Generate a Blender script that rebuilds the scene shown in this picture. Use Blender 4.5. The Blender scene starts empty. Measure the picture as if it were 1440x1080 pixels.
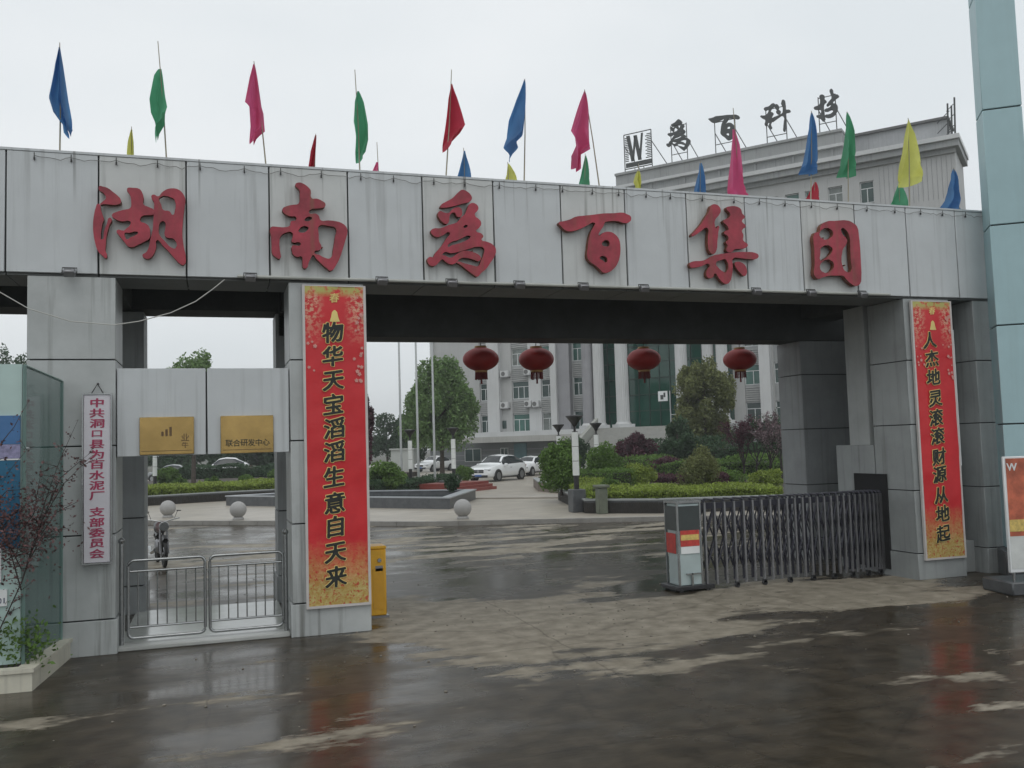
import bpy, bmesh, math, random
import numpy as np
from mathutils import Vector, Matrix
random.seed(7)
S = bpy.context.scene
COL = S.collection
# ------------------------------------------------------------------ camera
H = 2.5
FPX = 1274.81
YAW, PITCH, ROLL = 0.3154, 0.0667, -0.0296
def _axes():
    cy, sy = math.cos(YAW), math.sin(YAW)
    f = Vector((sy*math.cos(PITCH), cy*math.cos(PITCH), math.sin(PITCH)))
    r0 = Vector((cy, -sy, 0)); u0 = r0.cross(f)
    r = math.cos(ROLL)*r0 + math.sin(ROLL)*u0
    u = -math.sin(ROLL)*r0 + math.cos(ROLL)*u0
    return r, u, f
CR, CU, CF = _axes()
cam = bpy.data.cameras.new('camera'); cam.sensor_width = 36; cam.lens = FPX/1440*36; cam.clip_end = 5000; cam.clip_start = 0.1
camo = bpy.data.objects.new('camera', cam); COL.objects.link(camo)
camo.matrix_world = Matrix(((CR.x, CU.x, -CF.x, 0), (CR.y, CU.y, -CF.y, 0), (CR.z, CU.z, -CF.z, H), (0, 0, 0, 1)))
S.camera = camo
# ------------------------------------------------------------------ overcast sky + weak broad sun
SUN_EL, SUN_AZ = math.radians(58), math.radians(200)
w = bpy.data.worlds.new('World'); S.world = w; w.use_nodes = True
nt = w.node_tree; nt.nodes.clear()
sky = nt.nodes.new('ShaderNodeTexSky'); sky.sky_type = 'NISHITA'; sky.sun_disc = False
sky.sun_elevation = SUN_EL; sky.sun_rotation = SUN_AZ; sky.dust_density = 4
tc = nt.nodes.new('ShaderNodeTexCoord'); nz = nt.nodes.new('ShaderNodeTexNoise'); nz.inputs['Scale'].default_value = 2.2; nz.inputs['Detail'].default_value = 3
mpw = nt.nodes.new('ShaderNodeMapping'); mpw.inputs['Scale'].default_value = (1, 1, 2.2)
cr = nt.nodes.new('ShaderNodeValToRGB')
cr.color_ramp.elements[0].position = .32; cr.color_ramp.elements[0].color = (8.1, 8.6, 8.9, 1)
cr.color_ramp.elements[1].position = .75; cr.color_ramp.elements[1].color = (9.6, 9.85, 10.0, 1)
mx = nt.nodes.new('ShaderNodeMixRGB'); mx.inputs[0].default_value = .94
bg = nt.nodes.new('ShaderNodeBackground'); bg.inputs[1].default_value = .1
wo = nt.nodes.new('ShaderNodeOutputWorld')
L = nt.links.new
L(tc.outputs['Generated'], mpw.inputs[0]); L(mpw.outputs[0], nz.inputs['Vector']); L(nz.outputs[0], cr.inputs[0])
L(sky.outputs[0], mx.inputs[1]); L(cr.outputs[0], mx.inputs[2]); L(mx.outputs[0], bg.inputs[0]); L(bg.outputs[0], wo.inputs[0])
sl = bpy.data.lights.new('sun', 'SUN'); sl.energy = .5; sl.angle = math.radians(40); sl.color = (1, .98, .95)
so = bpy.data.objects.new('sun', sl); COL.objects.link(so)
sd = Vector((math.sin(SUN_AZ)*math.cos(SUN_EL), math.cos(SUN_AZ)*math.cos(SUN_EL), math.sin(SUN_EL)))
so.rotation_euler = sd.to_track_quat('Z', 'Y').to_euler()
S.view_settings.view_transform = 'Standard'; S.view_settings.look = 'None'
S.view_settings.exposure = 0; S.view_settings.gamma = 1; S.view_settings.use_curve_mapping = False
S.cycles.max_bounces = 6; S.cycles.transparent_max_bounces = 12
# ------------------------------------------------------------------ measuring helpers (photo bearing -> real place)
C0 = Vector((0, 0, H))
def ray(x, y): return CF + CR*((x-720)/FPX) - CU*((y-540)/FPX)
def G(x, y, z=0.0):
    d = ray(x, y); return C0 + d*((z-H)/d.z)
def AY(x, y, Y):
    d = ray(x, y); return C0 + d*(Y/d.y)
FP0 = C0 + ray(868, 246)*85
FD = Vector((0.64278761, -0.76604444, 0)); FN = Vector((-0.76604444, -0.64278761, 0))
def F(x, y, off=0.0):
    d = ray(x, y); P = C0 + d*(((FP0+FN*off-C0).dot(FN))/d.dot(FN)); return ((P-FP0).dot(FD), P.z)
def FW(s, z, o=0.0):
    p = FP0 + FD*s + FN*o; return Vector((p.x, p.y, z))
# ------------------------------------------------------------------ materials
MC = {}
def mat(name, col, rough=.6, var=.12, scale=3.0, bump=.0, bscale=40, metal=0, streak=0, spec=.5, dirt=None, alpha=1, coat=0, tone=False, drip=False):
    if name in MC: return MC[name]
    m = bpy.data.materials.new(name); m.use_nodes = True; t = m.node_tree; N = t.nodes; K = t.links.new
    b = N['Principled BSDF']; b.inputs['Roughness'].default_value = rough; b.inputs['Metallic'].default_value = metal
    b.inputs['Specular IOR Level'].default_value = spec; b.inputs['Coat Weight'].default_value = coat
    ge = N.new('ShaderNodeNewGeometry')
    n1 = N.new('ShaderNodeTexNoise'); n1.inputs['Scale'].default_value = scale; n1.inputs['Detail'].default_value = 6; n1.inputs['Roughness'].default_value = .65
    K(ge.outputs['Position'], n1.inputs['Vector'])
    mr = N.new('ShaderNodeMapRange'); mr.inputs[1].default_value = .3; mr.inputs[2].default_value = .7; mr.inputs[3].default_value = 1-var; mr.inputs[4].default_value = 1+var
    K(n1.outputs[0], mr.inputs[0])
    v = N.new('ShaderNodeVectorMath'); v.operation = 'SCALE'; v.inputs[0].default_value = col[:3]; K(mr.outputs[0], v.inputs['Scale'])
    last = v.outputs[0]
    if tone:
        at = N.new('ShaderNodeAttribute'); at.attribute_name = 'tone'
        v2 = N.new('ShaderNodeVectorMath'); v2.operation = 'SCALE'; K(last, v2.inputs[0]); K(at.outputs['Fac'], v2.inputs['Scale']); last = v2.outputs[0]
        b.inputs['Subsurface Weight'].default_value = 0
    if streak:
        mp = N.new('ShaderNodeMapping'); mp.inputs['Scale'].default_value = (9, 9, .35); K(ge.outputs['Position'], mp.inputs[0])
        n2 = N.new('ShaderNodeTexNoise'); n2.inputs['Scale'].default_value = 1; n2.inputs['Detail'].default_value = 5; n2.inputs['Roughness'].default_value = .6; K(mp.outputs[0], n2.inputs['Vector'])
        r2 = N.new('ShaderNodeValToRGB'); r2.color_ramp.elements[0].position = .52; r2.color_ramp.elements[0].color = (0, 0, 0, 1); r2.color_ramp.elements[1].position = .74; r2.color_ramp.elements[1].color = (1, 1, 1, 1)
        K(n2.outputs[0], r2.inputs[0])
        n3 = N.new('ShaderNodeTexNoise'); n3.inputs['Scale'].default_value = .9; K(ge.outputs['Position'], n3.inputs['Vector'])
        mm = N.new('ShaderNodeMath'); mm.operation = 'MULTIPLY'; K(r2.outputs[0], mm.inputs[0]); K(n3.outputs[0], mm.inputs[1])
        m2 = N.new('ShaderNodeMath'); m2.operation = 'MULTIPLY'; m2.inputs[1].default_value = streak*2; m2.use_clamp = True; K(mm.outputs[0], m2.inputs[0])
        x = N.new('ShaderNodeMixRGB'); K(m2.outputs[0], x.inputs[0]); K(last, x.inputs[1]); x.inputs[2].default_value = (*(dirt or (.10, .10, .085)), 1); last = x.outputs[0]
    if drip:    # dark runs from the fixings along the top edge
        mp = N.new('ShaderNodeMapping'); mp.inputs['Scale'].default_value = (13, 0, .12); K(ge.outputs['Position'], mp.inputs[0])
        n4 = N.new('ShaderNodeTexNoise'); n4.inputs['Scale'].default_value = 1; n4.inputs['Detail'].default_value = 1; K(mp.outputs[0], n4.inputs['Vector'])
        r4 = N.new('ShaderNodeMapRange'); r4.inputs[1].default_value = .66; r4.inputs[2].default_value = .72; K(n4.outputs[0], r4.inputs[0])
        sz = N.new('ShaderNodeSeparateXYZ'); K(ge.outputs['Position'], sz.inputs[0])
        r5 = N.new('ShaderNodeMapRange'); r5.inputs[1].default_value = 5.75; r5.inputs[2].default_value = 6.4; r5.inputs[4].default_value = .6; K(sz.outputs['Z'], r5.inputs[0])
        m5 = N.new('ShaderNodeMath'); m5.operation = 'MULTIPLY'; K(r4.outputs[0], m5.inputs[0]); K(r5.outputs[0], m5.inputs[1])
        x = N.new('ShaderNodeMixRGB'); K(m5.outputs[0], x.inputs[0]); K(last, x.inputs[1]); x.inputs[2].default_value = (.12, .12, .11, 1); last = x.outputs[0]
    K(last, b.inputs['Base Color'])
    if bump:
        nb = N.new('ShaderNodeTexNoise'); nb.inputs['Scale'].default_value = bscale; nb.inputs['Detail'].default_value = 4; K(ge.outputs['Position'], nb.inputs['Vector'])
        bp = N.new('ShaderNodeBump'); bp.inputs['Strength'].default_value = bump; bp.inputs['Distance'].default_value = .02; K(nb.outputs[0], bp.inputs['Height']); K(bp.outputs[0], b.inputs['Normal'])
    if alpha < 1: b.inputs['Alpha'].default_value = alpha
    MC[name] = m; return m
def foliage_mat(name, c, c2=None):
    m = mat(name, c, .55, .25, 1.2, tone=True, spec=.35)
    b = m.node_tree.nodes['Principled BSDF']
    # a little light passes through leaves
    N = m.node_tree.nodes; K = m.node_tree.links.new
    tr = N.new('ShaderNodeBsdfTranslucent'); src = b.inputs['Base Color'].links[0].from_socket
    K(src, tr.inputs[0]); ms = N.new('ShaderNodeMixShader'); ms.inputs[0].default_value = .42
    out = [n for n in N if n.type == 'OUTPUT_MATERIAL'][0]
    K(b.outputs[0], ms.inputs[1]); K(tr.outputs[0], ms.inputs[2]); K(ms.outputs[0], out.inputs[0])
    return m
clad = mat('grey_white_cladding', (.53, .555, .565), .36, .05, 1.6, .22, 3, streak=.30, drip=True)
clad3 = mat('cream_letter_cladding', (.545, .56, .55), .40, .07, 1.6, .10, 4, streak=.48, drip=True)
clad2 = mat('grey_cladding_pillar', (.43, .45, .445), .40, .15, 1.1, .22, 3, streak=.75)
clad5 = mat('shaded_cladding_pillar', (.31, .33, .33), .42, .15, 1.1, .10, 4, streak=.45)  # weak light on the right-hand pillars put into a darker base; streaks are grime
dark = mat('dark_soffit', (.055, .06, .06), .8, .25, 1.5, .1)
joint = mat('dark_joint', (.035, .037, .038), .8)
redp = mat('weathered_red_paint', (.32, .030, .050), .5, .38, 3.0, .15, 14, streak=.60, dirt=(.20, .085, .05))
rust = mat('rust_edge', (.16, .055, .03), .8, .3, 6)
steel = mat('stainless_steel', (.33, .34, .34), .25, .15, 6, metal=.9)
lattm = mat('dark_lattice_bar', (.035, .035, .05), .4, .2, 6, metal=.3)
dsteel = mat('dull_steel', (.26, .26, .27), .35, .2, 6, metal=.7)
wirem = mat('dark_wire', (.03, .03, .03), .6)
lwire = mat('pale_wire', (.45, .45, .42), .5)
blackp = mat('black_paint', (.02, .02, .022), .4, .2)
whitep = mat('white_paint', (.74, .76, .76), .4, .06)
carw = mat('white_car_paint', (.80, .82, .83), .25, .02, coat=.6)
cargl = mat('tinted_car_glass', (.025, .03, .033), .08)
tyre = mat('tyre_rubber', (.02, .02, .02), .75)
rim = mat('alloy_rim', (.35, .36, .37), .3, metal=.8)
granite = mat('grey_granite', (.34, .335, .325), .55, .18, 60, .1, 80)
dgran = mat('dark_granite', (.085, .09, .095), .35, .25, 5, .05, 60)
cream = mat('cream_stone', (.55, .53, .44), .5, .12, 3, .05, 60, streak=.3)
yel = mat('yellow_paint', (.68, .36, .02), .4, .12, 4, streak=.25, dirt=(.25, .14, .04))
brass = mat('brass_plate', (.40, .27, .10), .22, .25, 1.5, metal=.85)
inkm = mat('black_ink', (.015, .018, .015), .6, .05)
inkr = mat('red_ink', (.36, .04, .10), .6, .25, 8)
goldm = mat('pale_gold_outline', (.78, .62, .22), .6, .1)
lantm = mat('red_lantern_cloth', (.30, .014, .012), .55, .25, 3)
goldt = mat('gold_trim', (.38, .22, .07), .5)
bwall = mat('building_tile_wall', (.40, .405, .40), .6, .10, .25, streak=.25, dirt=(.2, .2, .18))
bwall2 = mat('building_pale_pilaster', (.52, .53, .53), .6, .08, .3, streak=.2, dirt=(.25, .25, .24))
bdark = mat('building_dark_pier', (.27, .27, .285), .6, .12, .4, streak=.2)
bband = mat('louvre_band', (.30, .31, .31), .6, .15, .5)
bgl = mat('green_curtain_glass', (.008, .07, .048), .08, .35, .25, spec=.6)
bgl2 = mat('window_glass', (.03, .06, .055), .08, .5, .3)
frame_w = mat('white_window_frame', (.62, .64, .64), .5)
frame_d = mat('dark_green_mullion', (.02, .05, .04), .4)
roofm = mat('roof_parapet_grey', (.30, .31, .31), .7, .12, .3, streak=.45, dirt=(.10, .10, .10))
signm = mat('rooftop_sign_dark', (.05, .055, .055), .6)
teal = mat('pale_teal_panel', (.36, .52, .55), .45, .08, .8, streak=.12, dirt=(.2, .27, .27))
hedge_y = foliage_mat('yellow_green_leaves', (.24, .31, .06))
hedge_g = foliage_mat('green_leaves', (.115, .20, .045))
tree_g = foliage_mat('tree_leaves', (.15, .24, .085))
tree_d = foliage_mat('dark_tree_leaves', (.055, .10, .05))
tree_o = foliage_mat('olive_tree_leaves', (.17, .19, .075))
maroon = foliage_mat('maroon_leaves', (.085, .032, .045))
bark = mat('bark', (.07, .055, .045), .9, .3, 8, .4, 20)
soilm = mat('soil', (.06, .05, .04), .95, .3, 4)
# ------------------------------------------------------------------ mesh helpers
def tag(o, label=None, cat=None, group=None, kind=None):
    if label: o['label'] = label
    if cat: o['category'] = cat
    if group: o['group'] = group
    if kind: o['kind'] = kind
    return o
def empty(name, loc=(0, 0, 0), rz=0, **k):
    o = bpy.data.objects.new(name, None); o.location = loc; o.rotation_euler = (0, 0, rz); o.empty_display_size = .2
    COL.objects.link(o); return tag(o, **k)
def mk(name, me, parent=None, mats=None, loc=None, rot=None, **k):
    o = bpy.data.objects.new(name, me); COL.objects.link(o)
    if parent is not None: o.parent = parent
    if loc is not None: o.location = loc
    if rot is not None: o.rotation_euler = rot
    if mats:
        for mm in (mats if isinstance(mats, (list, tuple)) else [mats]): me.materials.append(mm)
    return tag(o, **k)
class MB:
    def __init__(s): s.b = bmesh.new()
    def box(s, x0, y0, z0, x1, y1, z1, bev=0, mi=0, M=None):
        g = bmesh.ops.create_cube(s.b, size=1)
        vs = g['verts']
        for v in vs: v.co = Vector(((v.co.x+.5)*(x1-x0)+x0, (v.co.y+.5)*(y1-y0)+y0, (v.co.z+.5)*(z1-z0)+z0))
        if bev:
            es = list({e for v in vs for e in v.link_edges})
            r = bmesh.ops.bevel(s.b, geom=es, offset=bev, segments=1, affect='EDGES'); vs = list({v for f in r['faces'] for v in f.verts} | {v for v in vs if v.is_valid})
        fs = {f for v in vs for f in v.link_faces}
        for f in fs: f.material_index = mi
        if M is not None: bmesh.ops.transform(s.b, matrix=M, verts=vs)
        return s
    def tube(s, pts, r, n=8, mi=0, cap=True, r2=None):
        pts = [Vector(p) for p in pts]; rings = []; m = len(pts)
        up = Vector((0, 0, 1))
        for i, p in enumerate(pts):
            t = (pts[min(i+1, m-1)]-pts[max(i-1, 0)]).normalized()
            a = t.cross(up)
            if a.length < .1: a = t.cross(Vector((1, 0, 0)))
            a.normalize(); b = t.cross(a)
            rr = r if r2 is None else r+(r2-r)*i/(m-1)
            if isinstance(r, (list, tuple)): rr = r[i]
            rings.append([s.b.verts.new(p+a*math.cos(q*2*math.pi/n)*rr+b*math.sin(q*2*math.pi/n)*rr) for q in range(n)])
        for i in range(m-1):
            for q in range(n):
                f = s.b.faces.new((rings[i][q], rings[i][(q+1) % n], rings[i+1][(q+1) % n], rings[i+1][q])); f.material_index = mi; f.smooth = n > 5
        if cap:
            for rg in (rings[0][::-1], rings[-1]):
                try: f = s.b.faces.new(rg); f.material_index = mi
                except ValueError: pass
        return s
    def lathe(s, prof, n=24, c=(0, 0, 0), mi=0, smooth=True, rf=None):
        c = Vector(c); rings = []
        for (r, z) in prof:
            rings.append([s.b.verts.new(c+Vector(((r if rf is None else rf(r, q, z))*math.cos(q*2*math.pi/n), (r if rf is None else rf(r, q, z))*math.sin(q*2*math.pi/n), z))) for q in range(n)])
        for i in range(len(prof)-1):
            for q in range(n):
                f = s.b.faces.new((rings[i][q], rings[i][(q+1) % n], rings[i+1][(q+1) % n], rings[i+1][q])); f.material_index = mi; f.smooth = smooth
        for rg in (rings[0][::-1], rings[-1]):
            try: f = s.b.faces.new(rg); f.material_index = mi
            except ValueError: pass
        return s
    def prism(s, poly, z0, z1, mi=0):
        n = len(poly); a = [s.b.verts.new((p[0], p[1], z0)) for p in poly]; b = [s.b.verts.new((p[0], p[1], z1)) for p in poly]
        s.b.faces.new(b).material_index = mi; s.b.faces.new(a[::-1]).material_index = mi
        for i in range(n): s.b.faces.new((a[i], a[(i+1) % n], b[(i+1) % n], b[i])).material_index = mi
        return s
    def quad(s, pts, mi=0):
        f = s.b.faces.new([s.b.verts.new(p) for p in pts]); f.material_index = mi; return s
    def build(s, name, mats, parent=None, loc=None, rot=None, fix=True, **k):
        if fix: bmesh.ops.recalc_face_normals(s.b, faces=s.b.faces)
        me = bpy.data.meshes.new(name); s.b.to_mesh(me); s.b.free()
        me.set_sharp_from_angle(angle=.7)
        return mk(name, me, parent, mats, loc, rot, **k)
def boxo(name, x0, y0, z0, x1, y1, z1, m, parent=None, bev=0, **k):
    return MB().box(x0, y0, z0, x1, y1, z1, bev).build(name, m, parent, **k)
def curve_mesh(polys, extrude, smooth=True, res=3, bevel=0):
    cu = bpy.data.curves.new('glyph', 'CURVE'); cu.dimensions = '2D'; cu.fill_mode = 'BOTH'; cu.extrude = extrude; cu.resolution_u = res; cu.bevel_depth = bevel; cu.bevel_resolution = 0
    for P in polys:
        if smooth:
            sp = cu.splines.new('BEZIER'); sp.bezier_points.add(len(P)-1)
            for bp, p in zip(sp.bezier_points, P): bp.co = (p[0], p[1], 0); bp.handle_left_type = bp.handle_right_type = 'AUTO'
        else:
            sp = cu.splines.new('POLY'); sp.points.add(len(P)-1)
            for bp, p in zip(sp.points, P): bp.co = (p[0], p[1], 0, 1)
        sp.use_cyclic_u = True
    return _conv(cu)
def _conv(cu):
    o = bpy.data.objects.new('tmp', cu); COL.objects.link(o)
    dg = bpy.context.evaluated_depsgraph_get(); dg.update()
    me = bpy.data.meshes.new_from_object(o.evaluated_get(dg)); bpy.data.objects.remove(o); bpy.data.curves.remove(cu)
    me.materials.clear()
    return me
GL = {}
def glyph(ch, bold=0.0, extrude=.002, brush=0.0):
    key = (ch, bold, extrude, brush)
    if key in GL: return GL[key]
    cu = bpy.data.curves.new('glyph', 'FONT'); cu.body = ch; cu.size = 1; cu.extrude = extrude; cu.offset = bold; cu.resolution_u = 3
    me = _conv(cu)
    n = len(me.vertices); co = np.zeros(n*3, 'f'); me.vertices.foreach_get('co', co); co = co.reshape(-1, 3)
    if n:
        c = (co[:, :2].max(0)+co[:, :2].min(0))/2; co[:, :2] -= c
        if brush: co[:, 1] += co[:, 0]*brush; co[:, 0] += np.sin(co[:, 1]*5)*.02
        me.vertices.foreach_set('co', co.ravel()); me.update()
    GL[key] = me; return me
def _loops(Fd, lev=.5):
    """marching squares: closed contours of a field"""
    B = Fd > lev; n, m = Fd.shape
    c = B[:-1, :-1].astype(int)+2*B[:-1, 1:]+4*B[1:, 1:]+8*B[1:, :-1]
    nxt = {}
    def e(i, j, k):   # k: 0 top,1 right,2 bottom,3 left
        return ((0, i, j), (1, i, j+1), (0, i+1, j), (1, i, j))[k]
    T = {1: [(3, 0)], 2: [(0, 1)], 3: [(3, 1)], 4: [(1, 2)], 5: [(3, 0), (1, 2)], 6: [(0, 2)], 7: [(3, 2)], 8: [(2, 3)], 9: [(2, 0)], 10: [(0, 1), (2, 3)], 11: [(2, 1)], 12: [(1, 3)], 13: [(1, 0)], 14: [(0, 3)]}
    for i, j in zip(*np.nonzero((c > 0) & (c < 15))):
        for a, b in T[int(c[i, j])]: nxt[e(i, j, a)] = e(i, j, b)
    def pos(k):
        t, i, j = k
        if t == 0: a, b = Fd[i, j], Fd[i, j+1]; return (j+(lev-a)/(b-a), i)
        a, b = Fd[i, j], Fd[i+1, j]; return (j, i+(lev-a)/(b-a))
    out = []
    while nxt:
        k0 = next(iter(nxt)); k = k0; L_ = []
        while k in nxt:
            L_.append(pos(k)); k = nxt.pop(k)
        if len(L_) > 8: out.append(L_[::2])
    return out
BR = {}; RAS = {}
def brush_glyph(ch, grow, slant=.14, extrude=.0015, N=150):
    key = (ch, grow, slant)
    if key in BR: return BR[key]
    if (ch, slant) not in RAS:
        me = glyph(ch, 0, 0, 0); co = np.array([v.co[:2] for v in me.vertices]); me.calc_loop_triangles()
        R_ = np.zeros((N, N), bool); sc = N*.70
        q = co*sc; q[:, 1] = q[:, 1]+q[:, 0]*slant; q[:, 0] = q[:, 0]+np.sin(q[:, 1]/N*5)*1.2; q += N/2
        for t in me.loop_triangles:
            a, b, c = (q[i] for i in t.vertices)
            x0, x1 = int(max(0, min(a[0], b[0], c[0]))), int(min(N-1, max(a[0], b[0], c[0])))+1; y0, y1 = int(max(0, min(a[1], b[1], c[1]))), int(min(N-1, max(a[1], b[1], c[1])))+1
            X, Y = np.meshgrid(np.arange(x0, x1+1)+.0, np.arange(y0, y1+1)+.0)
            d = lambda p, r: (r[0]-p[0])*(Y-p[1])-(r[1]-p[1])*(X-p[0])
            e0, e1, e2 = d(a, b), d(b, c), d(c, a); ins = ((e0 >= -.3) & (e1 >= -.3) & (e2 >= -.3)) | ((e0 <= .3) & (e1 <= .3) & (e2 <= .3))
            X, Y = X[ins].astype(int).clip(0, N-1), Y[ins].astype(int).clip(0, N-1); R_[Y, X] = True
        RAS[(ch, slant)] = R_
    R0 = RAS[(ch, slant)]; out = R0.copy(); rmax = int(grow*2+2)
    for dy in range(-rmax, rmax+1):      # a flat nib held at a slant: strokes swell in one direction
        for dx in range(-rmax, rmax+1):
            u = (dx*.85-dy*.53); v = (dx*.53+dy*.85)
            if (u/(grow*1.35+.01))**2+(v/(grow*.72+.01))**2 <= 1: out |= np.roll(np.roll(R0, dy, 0), dx, 1)
    Fd = out.astype(float)
    for _ in range(3):
        Fd = (Fd+np.roll(Fd, 1, 0)+np.roll(Fd, -1, 0)+np.roll(Fd, 1, 1)+np.roll(Fd, -1, 1))/5
    me = curve_mesh([[((x-N/2)/(N*.70), (y-N/2)/(N*.70)) for x, y in lp] for lp in _loops(Fd)], extrude, smooth=False)
    BR[key] = me; return me
def put_brush(name, ch, p, size, m, parent, grow, sx=1.0, slant=.14):
    me = brush_glyph(ch, grow, slant)
    if not me.materials: me.materials.append(m)
    o = mk(name, me, parent, None, p, (math.radians(90), 0, 0)); o.scale = (size*sx, size, 1); return o
def put_glyph(name, ch, p, size, m, parent, bold=.0, extrude=.002, brush=0, rz=0, sx=1.0, **k):
    me = glyph(ch, bold, extrude, brush)
    if not me.materials: me.materials.append(m)
    elif me.materials[0] != m:
        me = me.copy(); me.materials.clear(); me.materials.append(m)
    o = mk(name, me, parent, None, p, (math.radians(90), 0, rz), **k); o.scale = (size*sx, size, 1); return o
def copy_tree(o, parent=None):
    c = o.copy(); COL.objects.link(c)
    if parent is not None: c.parent = parent
    for ch in list(o.children): copy_tree(ch, c)
    return c
def leaf_mesh(name, pts, size, m, parent=None, seed=0, flat=.0, aspect=.55, hi=None, **k):
    rg = np.random.default_rng(seed); n = len(pts)
    a = rg.normal(size=(n, 3)); a[:, 2] *= (1-flat); a /= np.linalg.norm(a, axis=1)[:, None]
    b = rg.normal(size=(n, 3)); b = np.cross(a, b); b /= np.linalg.norm(b, axis=1)[:, None]
    s = size*rg.uniform(.6, 1.35, (n, 1))
    v = np.stack([pts-a*s, pts-b*s*aspect*.9, pts+a*s, pts+b*s*aspect], 1).reshape(-1, 3).astype('f')
    me = bpy.data.meshes.new(name); me.vertices.add(n*4); me.vertices.foreach_set('co', v.ravel())
    me.loops.add(n*4); me.loops.foreach_set('vertex_index', np.arange(n*4, dtype='i'))
    me.polygons.add(n); me.polygons.foreach_set('loop_start', np.arange(0, n*4, 4, dtype='i'))
    at = me.attributes.new('tone', 'FLOAT', 'FACE'); tn = rg.uniform(.65, 1.4, n)
    at.data.foreach_set('value', tn.astype('f')); me.update(calc_edges=True); me.materials.append(m)
    return mk(name, me, parent, None, **k)
def blob_pts(c, r, n, seed=0, lobes=14, lr=.42, zmin=-1, shape=None):
    """points through a lobed crown: clumps scattered over an ellipsoid"""
    rg = np.random.default_rng(seed); c = np.array(c, float); r = np.array(r, float)
    d = rg.normal(size=(lobes, 3)); d /= np.linalg.norm(d, axis=1)[:, None]; d[:, 2] = np.maximum(d[:, 2], zmin)
    lc = d*rg.uniform(.45, .78, (lobes, 1)); lrad = rg.uniform(.7, 1.15, lobes)*lr
    i = rg.integers(0, lobes, n); q = rg.normal(size=(n, 3)); q /= np.linalg.norm(q, axis=1)[:, None]
    q *= (rg.uniform(.55, 1.03, (n, 1))); p = lc[i]+q*lrad[i][:, None]
    if shape is not None: p[:, :2] *= shape(p[:, 2])[:, None]
    return c+p*r
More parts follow.
